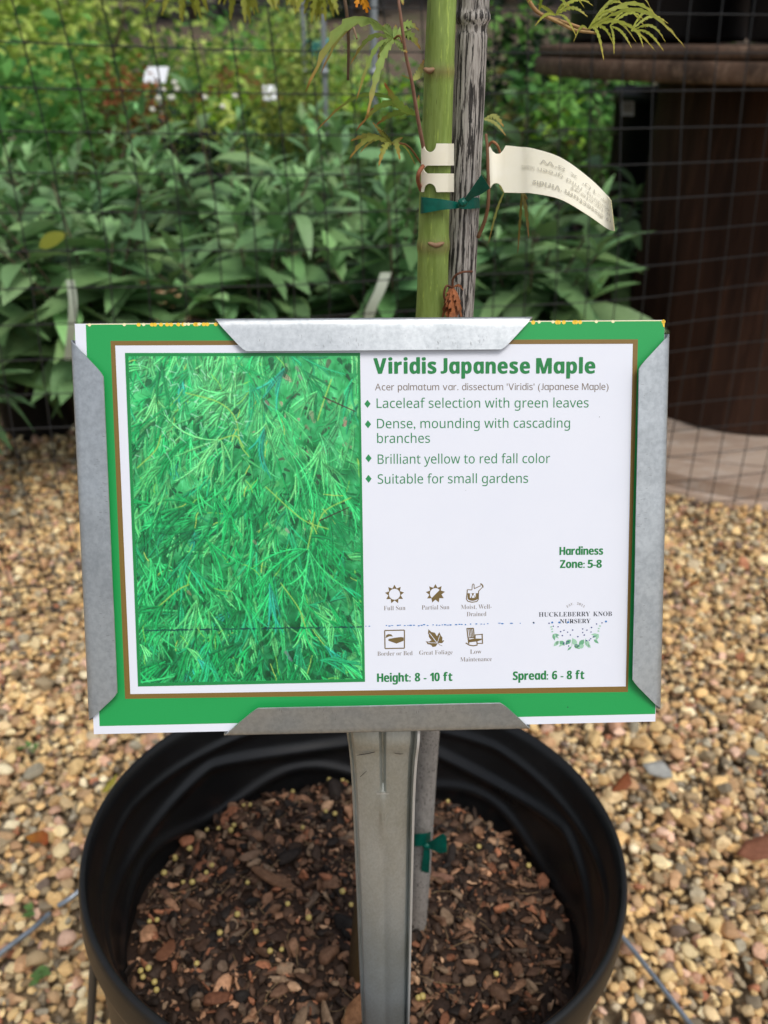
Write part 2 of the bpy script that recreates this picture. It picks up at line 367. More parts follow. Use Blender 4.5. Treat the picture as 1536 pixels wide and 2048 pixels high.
PEL = [(650, 1551), (575, 1568), (657, 1571), (686, 1558), (691, 1566), (684, 1571), (662, 1579), (579, 1586), (466, 1604), (475, 1598), (408, 1672), (437, 1673), (468, 1667), (462, 1677), (605, 1672), (651, 1639), (669, 1644), (380, 1714), (339, 1730), (350, 1731), (329, 1763), (367, 1782), (385, 1782), (424, 1748), (413, 1763), (495, 1783), (575, 1826), (684, 1801), (701, 1828), (440, 1884), (475, 1847), (512, 1882), (540, 1921), (563, 1918), (300, 1861), (315, 1858), (298, 1955), (261, 1966), (287, 1973), (310, 1983), (314, 1999), (394, 1946), (617, 1854), (884, 1584), (900, 1611), (956, 1710), (835, 2015), (843, 2012), (1055, 1748), (990, 1967)]
pv, pf = ico(3)
pm = None
for i, (px, py) in enumerate(PEL):
    r = random.uniform(.0018, .0026)
    p = potpt(px, py, .0095); lv = np.array(POTM.inverted()) @ np.append(p, 1); rr = math.hypot(lv[0], lv[1])
    if rr > .165: lv[:2] *= .165 / rr; p = (np.array(POTM) @ lv)[:3]
    if pm is None:
        o = mk('fertilizer_pellet', pv, pf, M_pellet); pm = o.data
    else:
        o = bpy.data.objects.new('fertilizer_pellet', pm); COL.objects.link(o)
    o.location = p; o.scale = (r, r, r * .95)
    tag(o, 'tiny round pale yellow fertilizer pellet lying on the bark soil in the pot', 'pellet', 'fertilizer pellets scattered over the soil')

def chunk(name, px, py, size, color, rz, label, cat, seed, lift=.005):
    g = np.random.default_rng(seed); V, F = pebble(3, 12, .035, g); V = V * np.array(size)
    o = mk(name, V, F, M_chip, col=np.array(lin(*color))); o.location = potpt(px, py, lift); o.rotation_euler = (n_.y * -.9, .05, rz)
    return tag(o, label, cat)
chunk('bark_chunk', 560, 1772, (.030, .010, .008), (122, 90, 66), R(-28), 'long grey-brown bark chunk, the largest on the soil left of the stake', 'bark', 3)
chunk('bark_chunk', 872, 1764, (.017, .008, .005), (146, 108, 88), R(-8), 'flat pinkish tan bark piece under the lower green tie', 'bark', 4)
chunk('bark_chunk', 428, 2010, (.0145, .012, .007), (120, 76, 52), R(20), 'round reddish brown bark piece at the front left of the soil', 'bark', 5)
chunk('bark_chunk', 712, 2030, (.015, .012, .008), (178, 128, 88), R(60), 'pale orange bark piece against the lower left of the steel stake', 'bark', 6)
chunk('bark_chunk', 330, 1912, (.012, .009, .006), (128, 84, 58), R(80), 'rounded tan bark piece near the left wall of the pot', 'bark', 8)
chunk('bark_chunk', 500, 1722, (.012, .008, .006), (130, 104, 84), R(30), 'squarish grey bark piece just above the longest bark chunk', 'bark', 9)

# ------------------------------------------------------------------ sign: metal holder and printed card
SR = Matrix(((.99932251, -.03530502, -.01039568), (.0366522, .92907597, .36806855), (-.00333629, -.36820021, .92974054)))
SM = Matrix.Translation((-.00374662, .32950732, .74958804)) @ SR.to_4x4()
def uv(u, v, n=0.):            # millimetres on the card -> local metres (n towards the reader)
    return (u / 1000, -n / 1000, v / 1000)
holder = empty('sign_holder', None, 'galvanised steel sign holder on a folded stake pushed into the pot', 'sign holder', mat=SM)
card = empty('sign_card', None, 'green-bordered printed plant card held by four metal lips', 'sign', mat=SM)

def plate(name, pts, n0, n1, m, parent):
    k = len(pts); V = [uv(u, v, n1) for u, v in pts] + [uv(u, v, n0) for u, v in pts]
    F = [tuple(range(k))] + [tuple(range(2 * k - 1, k - 1, -1))] + [(i, i + k, (i + 1) % k + k, (i + 1) % k) for i in range(k)]
    return mk(name, V, [f[::-1] for f in F], m, parent, smooth=False)

plate('back_plate', [(-126, -89), (126, -89), (126.5, 89), (-126, 89)], -2.2, -1.2, M_galv, holder)
def lip(axis, e, a0, a1, b0, b1, ei, label, seed, hh=4.1):
    """folded lip: outer edge at e spanning a0..a1, front edge at ei spanning b0..b1; axis 'u' horizontal lip, 'v' vertical"""
    g = np.random.default_rng(seed); sgn = 1 if e > 0 else -1; e0 = e - sgn * 1.6
    prof = [(e0 - sgn * 4, -2.0, 0), (e0, -2.1, 0), (e - sgn * .55, -1.6, 0), (e - sgn * .12, -.9, 0), (e, .0, 0), (e - sgn * .25, .9, .04), (e - sgn * .9, 1.5, .09)]
    for s in np.linspace(.2, .93, 7): prof.append((e + (ei - e) * s, 1.7 + (hh - 1.7) * (s - .1) / .9, s))
    prof += [(ei, hh, 1.0)]
    nl = 36; V = []; F = []
    for (ee, nn, s) in prof:
        lo, hi = a0 + (b0 - a0) * s, a1 + (b1 - a1) * s
        if s > .9: lo += (s - .9) * 9; hi -= (s - .9) * 9
        for t in np.linspace(0, 1, nl):
            al = lo + (hi - lo) * t; wv = .12 * math.sin(al * .09 + seed) * s
            V.append(uv(al, ee, nn + wv) if axis == 'u' else uv(ee, al, nn + wv))
    for i in range(len(prof) - 1):
        for jj in range(nl - 1):
            qd = (i * nl + jj, i * nl + jj + 1, (i + 1) * nl + jj + 1, (i + 1) * nl + jj); F.append(qd)
    o = mk('lip', V, F, M_galv, holder); o['label'] = label
    sheet(o, .0007)
    # scuffs rubbed into the zinc near the bend
    Vs, Fs = [], []
    for _ in range(60):
        s = g.uniform(.5, .92); al = g.uniform(b0 + 6, b1 - 6) if abs(b1 - b0) > 20 else 0; L = g.uniform(.4, 2.6); h = g.uniform(.03, .11)
        for (da, ds) in ((-h, 0), (h, 0), (h * .6, L), (-h * .6, L)):
            ee = e + (ei - e) * s - sgn * ds * .6; ss = (ee - e) / (ei - e); nn = 1.7 + (hh - 1.7) * (ss - .1) / .9 + .42
            Vs.append(uv(al + da, ee, nn) if axis == 'u' else uv(ee, al + da, nn))
        kx = len(Vs); Fs.append((kx - 4, kx - 3, kx - 2, kx - 1))
    mk('scuff_marks', Vs, Fs, M_galvscuff, o, smooth=False)
    return o
lip('u', 91.6, -67.6, 69, -55.2, 56, 77.9, 'bright top lip with scuffed lower edge', 1, 2.35)
lip('u', -91.7, -69.2, 69.3, -53.8, 55.5, -78, 'dull grey bottom lip', 2, 5.6)
lip('v', -128.5, -83.6, 83.4, -70.8, 68.5, -114.6, 'grey left lip with white scratches', 3, 4.4)
lip('v', 128.8, -84.3, 84.2, -70, 69.9, 114.8, 'pale right lip with rubbed streaks', 4, 4.2)

# stake: shallow channel with a centre crease, flared where it meets the plate
def world_to_sign(p): return SM.inverted() @ Vector(p)
def stake_y(z):
    lo = .3005 + (.655 - z) * .095; hi = .3295 + (z - .7496) * .396 + .0055
    k = min(max((z - .645) / .02, 0), 1); k = k * k * (3 - 2 * k); return lo * (1 - k) + hi * k
def stakecross(t):
    z = .695 + (.30 - .695) * t; yl = stake_y(z)
    tt = (.70 - z); hw = .0148 + .0022 * math.exp(-((tt - .02) / .035) ** 2) if tt > .02 else .0170
    hw -= .0006 * t
    xc = -.0010 + .0022 * t; kz = min(max((z - .616) / .006, 0), 1); cre = .0036 * kz * kz * (3 - 2 * kz) - .0016 * math.exp(-((z - .600) / .016) ** 2) * (1 - kz) + .0008 * min(max((.59 - z) / .05, 0), 1)
    bl_ = -.0007 * math.exp(-((z - .596) / .020) ** 2)
    xs = [-1, -.93, -.8, -.62, -.3, -.12, -.03, .05, .14, .3, .6, .78, .93, 1.0]
    dep = [.0038, .0048, .0012, .0002, bl_ * .6, .0002 + bl_, cre, cre, .0002 + bl_, bl_ * .6, .0002, .001, .004, -.0015]
    return [(xc + hw * a, yl + d, z) for a, d in zip(xs, dep)]
ns = 130; V = []; 
for i in range(ns): V += [tuple(world_to_sign(p)) for p in stakecross(i / (ns - 1))]
F = [(i * 14 + j, i * 14 + j + 1, (i + 1) * 14 + j + 1, (i + 1) * 14 + j) for i in range(ns - 1) for j in range(13)]
stake = mk('stake', V, F, M_stake, holder)
sheet(stake, .0012)
V = []; F = []
for i in range(ns):
    x, y, z = stakecross(i / (ns - 1))[-1]
    for dx, dy in ((-.0003, -.0012), (.0009, -.0012), (.0009, .001)): V.append(tuple(world_to_sign((x + dx, y + dy, z))))
    if i: F += [((i - 1) * 3, (i - 1) * 3 + 1, i * 3 + 1, i * 3), ((i - 1) * 3 + 1, (i - 1) * 3 + 2, i * 3 + 2, i * 3 + 1)]
mk('bright_edge', V, F, M_edge, stake)
def onstake(x, z, off=.0012):
    return tuple(world_to_sign((x, stake_y(z) - off, z)))
def stakemark(name, poly, m):
    pts = [at(px, py, Y=.304) for px, py in poly]
    V = [onstake(p[0], p[2]) for p in pts]; mk(name, V, [tuple(range(len(V)))], m, stake, smooth=False)
stakemark('scratch', [(711, 1500), (722, 1496), (738, 1493), (750, 1489), (750, 1491), (738, 1495.5), (723, 1498.5)], M_scratch)
stakemark('scratch', [(785, 1492), (795, 1494), (808, 1495), (800, 1497), (792, 1495.5)], M_scratch)
stakemark('scratch', [(720, 1546), (733, 1533), (733.6, 1534), (721, 1547)], M_scratch)
stakemark('weld_mark', [(752, 1583), (779, 1583), (778, 1585), (753, 1585.4)], M_edge)

# ---- the printed card
plate('paper', [(-127, -90.2), (127, -90.2), (127, 90.2), (-127, 90.2)], -.4, 0, M_paper, card)
LAY = .06
def flat(name, polys, layer, m, parent=card, note=None):
    """flat printed polygons (mm)"""
    V, F = [], []
    for poly in polys:
        tri = geometry.tessellate_polygon([[Vector((u, v, 0)) for u, v in poly]]); b = len(V)
        V += [uv(u, v, layer * LAY) for u, v in poly]
        for t in tri:
            a, c, d = (Vector(poly[i]) for i in t)
            if (c - a).cross(d - a) < 0: t = (t[0], t[2], t[1])
            F.append(tuple(b + i for i in t))
    o = mk(name, V, F, m, parent, smooth=False)
    if note: o['label'] = note
    return o
def ringpoly(O, I):            # frame between two quads as four quads
    return [[O[i], O[(i + 1) % 4], I[(i + 1) % 4], I[i]] for i in range(4)]
gO = [(-122.3, 89.9), (126.95, 89.9), (126.8, -86.6), (-124.3, -86.5)]
g1, g2 = [(-112.2, 82.9), (115.4, 82), (114, -76), (-112.5, -74.2)], [(-110.3, 81), (113.2, 80.1), (113, -73.4), (-110.1, -72.1)]
p1, p2 = [(-106.3, 77.8), (-5.8, 77.1), (-5.5, -68.7), (-106.6, -68.7)], [(-104.9, 76.4), (-6.8, 75.8), (-6.6, -67.3), (-105.3, -67.2)]
flat('green_border', ringpoly(gO, g1), 1, M_green)
flat('gold_line', ringpoly(g1, g2), 1, M_gold)
flat('photo_frame', ringpoly(p1, p2), 2, M_frame)
# worn ink along the top cut and corner
wy, wc = [], []
def blob(u, v, a, b): return [(u + a * math.cos(t), v + b * math.sin(t)) for t in np.linspace(0, 2 * math.pi, 9)[:-1]]
for x in (274, 300, 306, 318, 330, 338, 352, 362, 385, 389, 402, 409, 426): wy.append(blob(-122 + (x - 172) * .2155, 89.6, .9, .8))
for x in (1060, 1108, 1112, 1122, 1143, 1147, 1155, 1325): wy.append(blob(-122 + (x - 172) * .2155, 89.5, .9, .9))
for x in (178, 246, 284, 365, 372, 393, 1072, 1100, 1188, 1222): wc.append(blob(-122 + (x - 172) * .2155, 89.7, .75, .7))
wy.append([(125.6, 90), (127, 90), (127, 87), (126.4, 87.4), (126.1, 88.6)])
for p in wy: flat('worn_spot', [p], 2, M_yel)
for p in wc: flat('worn_spot', [p], 2.6, M_cream)
flat('worn_edge', [[(-122.3, 90.1), (127, 90.1), (127, 89.75), (-122.3, 89.75)]], 1.5, M_cream)

# ---- the printed photograph: laceleaf foliage painted as ink on a fine grid
CWd, CHt = 392, 572
def paint():
    img = np.zeros((CHt, CWd, 3)); yy, xx = np.mgrid[0:CHt, 0:CWd].astype(float)
    def sm(a, k):
        for _ in range(3):
            for ax in (0, 1): a = sum(np.roll(a, d, ax) for d in range(-k, k + 1)) / (2 * k + 1)
        return a
    no = lambda k: (lambda z: (z - z.mean()) / z.std())(sm(sm(rng.normal(size=(CHt, CWd)), k), max(k // 2, 1)))
    fy = yy / CHt
    base = np.stack([60 - 42 * fy, 186 - 72 * fy, 106 - 42 * fy], -1)
    img[:] = base + (no(9) * 16)[..., None] * np.array([.7, 1, .7]) + (no(3) * 9)[..., None]
    def seg(x0, y0, x1, y1, w0, w1, c, al=1.):
        a0, a1 = int(max(min(x0, x1) - w0 - 2, 0)), int(min(max(x0, x1) + w0 + 3, CWd)); b0, b1 = int(max(min(y0, y1) - w0 - 2, 0)), int(min(max(y0, y1) + w0 + 3, CHt))
        if a1 <= a0 or b1 <= b0: return
        X, Y = xx[b0:b1, a0:a1], yy[b0:b1, a0:a1]; dx, dy = x1 - x0, y1 - y0; L2 = dx * dx + dy * dy + 1e-9
        t = np.clip(((X - x0) * dx + (Y - y0) * dy) / L2, 0, 1); d = np.hypot(X - x0 - t * dx, Y - y0 - t * dy)
        m = (np.clip(w0 + (w1 - w0) * t - d + .5, 0, 1) * al)[..., None]
        img[b0:b1, a0:a1] = img[b0:b1, a0:a1] * (1 - m) + np.array(c) * m
    # out-of-focus patches behind the leaves, more open and brown at the upper right
    for _ in range(150):
        x, y = rng.uniform(0, CWd), rng.uniform(0, CHt); s = rng.uniform(8, 26)
        c = [(20, 120, 62), (90, 205, 120), (140, 222, 130), (12, 84, 44), (60, 180, 100)][rng.integers(5)]
        a = rng.uniform(0, 3.14); seg(x, y, x + s * math.cos(a), y + s * math.sin(a), s * .3, s * .1, c, .45)
    for _ in range(70):
        x, y = rng.normal(.78, .14) * CWd, rng.normal(.2, .15) * CHt; s = rng.uniform(4, 15); a = rng.uniform(0, 3.14)
        c = [(40, 62, 44), (84, 74, 62), (150, 150, 116), (196, 150, 132), (28, 52, 36)][rng.integers(5)]
        seg(x, y, x + s * math.cos(a), y + s * math.sin(a), s * .34, s * .2, c, .7)
    for _ in range(50):
        x, y = rng.uniform(0, CWd), rng.uniform(.25, 1) * CHt; s = rng.uniform(3, 9)
        seg(x, y, x + s, y + rng.uniform(-6, 6), s * .4, 1, (8, 46, 28), .75)
    GR = [(26, 164, 88), (38, 180, 100), (20, 146, 78), (56, 196, 112), (14, 124, 68), (34, 172, 112), (92, 210, 122)]
    AF = 1.62 + .55 * (.5 - xx / CWd) * 1.6 + .30 * no(30)
    def hairs(n, l0, l1, w_, lo, hi, al):
        for _ in range(n):
            x, y = rng.uniform(0, CWd), rng.uniform(0, CHt); a = AF[int(y), int(x)] + rng.normal(0, .5); l = rng.uniform(l0, l1)
            c = img[int(y), int(x)] * rng.uniform(lo, hi) + (rng.uniform(0, 14) if hi > 1 else 0); seg(x, y, x + math.cos(a) * l, y + math.sin(a) * l, w_, w_ * .4, np.clip(c, 0, 240), al)
    def leaf(x, y, a, L, depth):
        br = .86 + .32 * depth; c0 = np.array(GR[rng.integers(len(GR))]) * br
        if y < CHt * .36 and rng.uniform() < .6: c0 = c0 * .5 + np.array((132, 226, 140)) * .5
        if rng.uniform() < .010: c0 = np.array((40, 182, 150))
        nl = rng.integers(3, 6); b = a - rng.uniform(.15, .5)
        for i in range(nl):
            b += rng.uniform(.05, .26); l = L * rng.uniform(.55, 1.2); b0 = b
            pts = [(x, y)]; n = 10; cv = rng.normal(0, .5)
            for s in range(n):
                g = .6 * (s / n) * math.sin(1.65 - b0); bb = b0 + g + cv * s / n; pts.append((pts[-1][0] + math.cos(bb) * l / n, pts[-1][1] + math.sin(bb) * l / n))
            c = np.clip(c0 * rng.uniform(.84, 1.14), 0, 250); dk = c * .44
            for s in range(1, n):
                w0, w1 = 2.3 * (1 - s / n * .7), 2.3 * (1 - (s + 1) / n * .75); seg(pts[s][0] + 1.0, pts[s][1] + 1.5, pts[s + 1][0] + 1.0, pts[s + 1][1] + 1.5, w0, w1, dk, .22 + .26 * s / n)
            for s in range(n):
                w0 = (.55 + .75 * math.sin(math.pi * (s + .6) / (n + .8))); p, q2 = pts[s], pts[s + 1]; seg(*p, *q2, w0, w0 * .9, c, .85)
                ang = math.atan2(q2[1] - p[1], q2[0] - p[0]); tl = l * rng.uniform(.08, .2) * (1 - s / n * .5)
                if s > 1:
                    for sg in (-1, 1):
                        q3 = (q2[0] + math.cos(ang + sg * .34) * tl, q2[1] + math.sin(ang + sg * .34) * tl)
                        seg(*q2, *q3, .85, .3, c * (1.1 if sg > 0 else .78), .8)
            for s in range(1, n - 2, 2): seg(*pts[s], *pts[s + 1], .45, .3, np.clip(c * np.array([1.5, 1.2, 1.05]) + 8, 0, 255), .5)
    N = 840
    for i in range(N):
        dp = i / N; x, y = rng.uniform(-20, CWd + 20), rng.uniform(-30, CHt + 5)
        if x > CWd * .6 and y < CHt * .32 and rng.uniform() < .66: continue
        a = AF[int(np.clip(y, 0, CHt - 1)), int(np.clip(x, 0, CWd - 1))] + rng.normal(0, .5); leaf(x, y, a, rng.uniform(30, 84), dp)
        if rng.uniform() < .13:      # petiole
            b = a + 3.14 + rng.normal(0, .4); l = rng.uniform(14, 40); P = [(x, y)]
            for k in range(6): P.append((P[-1][0] + math.cos(b) * l / 6, P[-1][1] + math.sin(b) * l / 6)); b += rng.normal(0, .16)
            c = (130, 208, 86) if rng.uniform() < .6 else (190, 216, 96)
            for p, q2 in zip(P[:-1], P[1:]): seg(*p, *q2, .85, .95, c, .75)
        if i == 520:
            for _ in range(75):
                gx_, gy_ = rng.uniform(0, CWd), rng.uniform(0, CHt); a_ = AF[int(gy_), int(gx_)]; l_ = rng.uniform(5, 18); seg(gx_, gy_, gx_ + math.cos(a_) * l_, gy_ + math.sin(a_) * l_, rng.uniform(3, 7), 1.5, (10, 66, 38), .7)
        if i in (240, 560): hairs(700, 5, 15, .8, .5, .8, .6); hairs(500, 5, 15, .7, 1.15, 1.4, .6)
    # the few leaves and stalks one notices
    for x, y, a, L in ((152, 142, 2.5, 92), (152, 142, 1.3, 70), (268, 160, 1.1, 110), (60, 205, 1.9, 90), (300, 335, 1.2, 120), (298, 335, 2.7, 90), (230, 396, 1.3, 80), (365, 60, 1.8, 70), (350, 220, .9, 80), (100, 330, 2.2, 100), (200, 285, 1.6, 100)):
        leaf(x, y, a, L, .95)
    for P in ([(95, 62), (150, 78), (178, 105), (186, 150), (200, 172)], [(150, 142), (178, 136), (192, 156)], [(228, 225), (290, 282), (335, 300)], [(298, 335), (306, 300), (312, 270)], [(250, 395), (280, 440), (292, 475)], [(345, 40), (330, 80), (320, 110)], [(375, 245), (330, 268), (315, 300)], [(8, 190), (40, 160), (50, 135)], [(40, 430), (70, 405), (90, 395)]):
        P = smoothline([(a, b, 0) for a, b in P], 24)[:, :2]
        for (a, b), (c, d) in zip(P[:-1], P[1:]): seg(a, b, c, d, 1.25, 1.15, (150, 204, 92), .75)
    for x, y, c in ((232, 78, (212, 150, 150)), (300, 120, (150, 120, 96)), (262, 300, (216, 160, 150)), (205, 320, (188, 160, 130)), (88, 408, (196, 150, 110)), (285, 20, (130, 120, 116)), (290, 34, (150, 140, 140)), (256, 520, (150, 130, 150)), (262, 530, (150, 130, 150))):
        seg(x, y, x + 4, y + 5, 3, 2, c, .5)
    for x0, y0, x1, y1 in ((320, 285, 372, 262), (330, 70, 385, 95)): seg(x0, y0, x1, y1, 1.2, .8, (58, 40, 36), .9)
    hairs(500, 4, 10, .7, .5, .8, .55); hairs(500, 4, 10, .6, 1.15, 1.4, .5)
    for _ in range(60):
        x, y = rng.uniform(0, .5) * CWd, rng.uniform(0, .3) * CHt; a = rng.normal(.6, .6); l = rng.uniform(4, 14); seg(x, y, x + math.cos(a) * l, y + math.sin(a) * l, 1.5, .6, (176, 232, 200), .55)
    img += (no(1) * 4)[..., None]
    img[:int(CHt * .35)] += (np.clip(1 - yy[:int(CHt * .35)] / (CHt * .35), 0, 1) * 14)[..., None]
    # print-head streak
    for x in range(3, CWd, 4):
        if rng.uniform() < .8: seg(x, 476 + rng.normal(0, .5), x + 2.5, 476 + rng.normal(0, .5), 1.2, 1.2, (4, 48, 60), rng.uniform(.4, .95))
    return np.clip(img, 0, 255)
im = paint() / 255.
iml = np.where(im <= .04045, im / 12.92, ((im + .055) / 1.055) ** 2.4)
s, t = np.meshgrid(np.linspace(0, 1, CWd), np.linspace(0, 1, CHt)); a, b, c, d = (np.array(x) for x in p2)
UVg = (a * (1 - s[..., None]) + b * s[..., None]) * (1 - t[..., None]) + (d * (1 - s[..., None]) + c * s[..., None]) * t[..., None]
V = np.stack([UVg[..., 0] / 1000, np.full(s.shape, -LAY / 1000), UVg[..., 1] / 1000], -1).reshape(-1, 3)
q = np.arange(CHt - 1)[:, None] * CWd + np.arange(CWd - 1)
mk('foliage_photo', V, np.stack([q, q + CWd, q + CWd + 1, q + 1], -1).reshape(-1, 4), M_photo, card, col=iml.reshape(-1, 3))

# ---- lettering
def mset(sx, lo, up, dg=None):
    return ''.join(chr(up + ord(c) - 65) if 'A' <= c <= 'Z' else chr(lo + ord(c) - 97) if 'a' <= c <= 'z' else (chr(dg + ord(c) - 48) if dg and c.isdigit() else c) for c in sx)
SANSB = lambda t: mset(t, 0x1d5ee, 0x1d5d4, 0x1d7ec)
SANS = lambda t: mset(t, 0x1d5ba, 0x1d5a0, 0x1d7e2)
SERIF = lambda t: mset(t, 0x1d41a, 0x1d400, 0x1d7ce)
def glyphs(body, off=0.):
    cu = bpy.data.curves.new('txt', 'FONT'); cu.body = body; cu.size = 1; cu.offset = off; cu.resolution_u = 4
    o = bpy.data.objects.new('txt', cu); COL.objects.link(o); dg = bpy.context.evaluated_depsgraph_get(); dg.update()
    me = bpy.data.meshes.new_from_object(o.evaluated_get(dg)); bpy.data.objects.remove(o); bpy.data.curves.remove(cu)
    V = np.array([v.co[:2] for v in me.vertices]) if len(me.vertices) else np.zeros((0, 2)); F = [tuple(p.vertices) for p in me.polygons]
    bpy.data.meshes.remove(me); return V, F
def letters(name, items, layer, m, parent=card, rot=-.006, note=None):
    """items: (V,F) in mm already placed; rotated about their own left baseline"""
    VV, FF = [], []
    for V, F in items:
        b = len(VV); VV += [uv(x, y, layer * LAY) for x, y in V]
        for f in F:
            P = [V[i] for i in f]; ar = sum(P[i][0] * P[(i + 1) % len(P)][1] - P[(i + 1) % len(P)][0] * P[i][1] for i in range(len(P)))
            FF.append(tuple(b + i for i in (f if ar >= 0 else f[::-1])))
    o = mk(name, VV, FF, m, parent, smooth=False)
    if note: o['label'] = note
    return o
_cap = {}
def line(body, style, u0, u1, v, cap, off=0., rot=-.007, align=None):
    """one line from u0 to u1 with its baseline at v (at u0) and capital height cap, mm"""
    V, F = glyphs(style(body), off); H, _ = glyphs(style('H'), 0); k = cap / (H[:, 1].max() - H[:, 1].min()); V = V.copy()
    x0, x1 = V[:, 0].min(), V[:, 0].max(); X = u0 + (V[:, 0] - x0) / (x1 - x0) * (u1 - u0); Yv = v + V[:, 1] * k + (X - u0) * rot
    return np.stack([X, Yv], 1), F
def spaced(body, style, u0, u1, v, cap, gap=.06, single_a=True, rot=-.007, off=0., jflat=True, fat=()):
    """letter by letter; 'a' drawn single-storey (a 'd' cut at the x-height), J standing on the baseline"""
    H, _ = glyphs(style('H')); hc = H[:, 1].max(); xh = glyphs(style('x'))[0][:, 1].max(); x = 0; out = []
    for ch in body:
        if ch == ' ': x += .30; continue
        V, F = glyphs(style('d' if ch == 'a' and single_a else ch), off); V = V.copy()
        if ch == 'a' and single_a: V[:, 1] = np.minimum(V[:, 1], xh * 1.01)
        if ch == 'J' and jflat: y0 = V[:, 1].min(); V[:, 1] = (V[:, 1] - y0) / (V[:, 1].max() - y0) * hc
        w0 = V[:, 0].min(); w1 = V[:, 0].max(); V[:, 0] += x - w0; x += w1 - w0 + gap; out.append((V, F))
    k = cap / hc; tot = x - gap; res = []
    for V, F in out:
        X = u0 + V[:, 0] / tot * (u1 - u0); Yv = v + V[:, 1] * k + (X - u0) * rot; res.append((np.stack([X, Yv], 1), F))
        for dx, dy in fat: res.append((np.stack([X + dx, Yv + dy], 1), F))
    return res
def layered(name, items, base, m, note=None):
    o = letters(name, items, base, m, note=note); return o
FAT = ((.22, 0), (-.22, 0), (.11, .05), (-.11, -.05))
def fatline(name, specs, layer, m, style=SANSB, note=None, fat=.14):
    its = []
    for args in specs: its += spaced(*args, fat=((fat, .0), (-fat, .0)))
    return its
def stack(name, its_fn, layer, m, shifts, note=None):
    """bold lettering as a few copies a hair apart, each on its own ink layer"""
    items = its_fn(); VV, FF = [], []
    for li, (dx, dy) in enumerate(shifts):
        for V, F in items:
            b = len(VV); VV += [uv(x + dx, y + dy, (layer + li * .25) * LAY) for x, y in V]
            for f in F:
                P = [V[i] for i in f]; ar = sum(P[i][0] * P[(i + 1) % len(P)][1] - P[(i + 1) % len(P)][0] * P[i][1] for i in range(len(P)))
                FF.append(tuple(b + i for i in (f if ar >= 0 else f[::-1])))
    o = mk(name, VV, FF, m, card, smooth=False)
    if note: o['label'] = note
SH = ((0, 0), (.24, 0), (-.24, 0), (.12, .1), (-.12, -.1))
stack('title', lambda: spaced('Viridis', SANSB, .1, 27.0, 68.2, 6.5, .15) + spaced('Japanese', SANSB, 29.3, 67.9, 68.0, 6.5, .15) + spaced('Maple', SANSB, 71.0, 96.6, 67.7, 6.5, .15), 1, M_title, SH, 'heading Viridis Japanese Maple')
SH2 = ((0, 0), (.1, 0), (-.1, 0))
stack('hardiness', lambda: spaced('Hardiness', SANSB, 82, 101.5, -12.5, 3.6, .09) + spaced('Zone:', SANSB, 82.3, 93.3, -18.4, 3.6, .09) + spaced('5-8', SANSB, 94.8, 101, -18.5, 3.6, .06), 1, M_title, SH2)
stack('height_line', lambda: spaced('Height:', SANSB, 0, 15, -68.9, 3.9, .09) + spaced('8 - 10 ft', SANSB, 17, 33.8, -69, 3.9, .09), 1, M_title, SH2)
stack('spread_line', lambda: spaced('Spread:', SANSB, 61.4, 77.3, -69.3, 3.9, .09) + spaced('6 - 8 ft', SANSB, 79.2, 93.8, -69.4, 3.9, .09), 1, M_title, SH2)
PLAIN = lambda t: t
letters('subtitle', spaced("Acer palmatum var. dissectum 'Viridis' (Japanese Maple)", SANS, .5, 102.8, 61.0, 2.85, .10, jflat=True), 1, M_subt)
letters('bullet_text', [line('Laceleaf selection with green leaves', SANS, 1.1, 94.1, 53.4, 4.1), line('Dense, mounding with cascading', SANS, 1.2, 86, 44.6, 4.1), line('branches', SANS, 1.15, 24.3, 38.2, 4.1),
        line('Brilliant yellow to red fall color', SANS, 1.3, 77.3, 29.1, 4.1), line('Suitable for small gardens', SANS, 1.2, 67.6, 20.4, 4.1)], 1, M_text)
flat('bullet_mark', [[(u - 1.35, v), (u, v - 1.75), (u + 1.35, v), (u, v + 1.75)] for u, v in ((-2.85, 55.2), (-2.75, 46.4), (-2.7, 31.6), (-2.8, 22.6))], 1, M_bullet)
def cline(body, u, v, cap, wid, style=SERIF, off=-.013): return line(body, style, u - wid / 2, u + wid / 2, v, cap, off, 0)
letters('caption', [cline('Full Sun', 8.1, -36.2, 2.0, 9.6), cline('Partial Sun', 26.4, -36.2, 2.0, 12.3), cline('Moist, Well-', 44.7, -36.3, 2.0, 13.8), cline('Drained', 44.8, -39.6, 2.0, 8.8),
        cline('Border or Bed', 8.1, -56.9, 2.0, 15.8), cline('Great Foliage', 26.5, -56.8, 2.0, 15.0), cline('Low', 44.5, -56.8, 2.0, 5.2), cline('Maintenance', 44.6, -60.3, 2.0, 14.2)], 1, M_capt)

# ---- pictograms
def circ(u, v, r, a0=0, a1=2 * math.pi, n=28): return [(u + r * math.cos(x), v + r * math.sin(x)) for x in np.linspace(a0, a1, n)]
def star_ring(u, v, ri, rm, ro, n=9):
    P = []
    for i in range(n):
        a = math.pi / 2 + i * 2 * math.pi / n; d = math.pi / n
        P.append([(u + rm * math.cos(a - d), v + rm * math.sin(a - d)), (u + ro * math.cos(a), v + ro * math.sin(a)), (u + rm * math.cos(a + d), v + rm * math.sin(a + d)), (u + ri * math.cos(a + d), v + ri * math.sin(a + d)), (u + ri * math.cos(a), v + ri * math.sin(a)), (u + ri * math.cos(a - d), v + ri * math.sin(a - d))])
    return P
def stroke(P, w):
    out = []
    for a, b in zip(P[:-1], P[1:]):
        d = (Vector(b) - Vector(a)); n = Vector((-d.y, d.x)).normalized() * w / 2; out.append([tuple(Vector(a) - n), tuple(Vector(b) - n), tuple(Vector(b) + n), tuple(Vector(a) + n)])
    return out
flat('full_sun_icon', star_ring(8.15, -29, 2.5, 2.75, 4.3), 1, M_icon)
ps = star_ring(26.4, -29, 2.5, 2.75, 4.3)
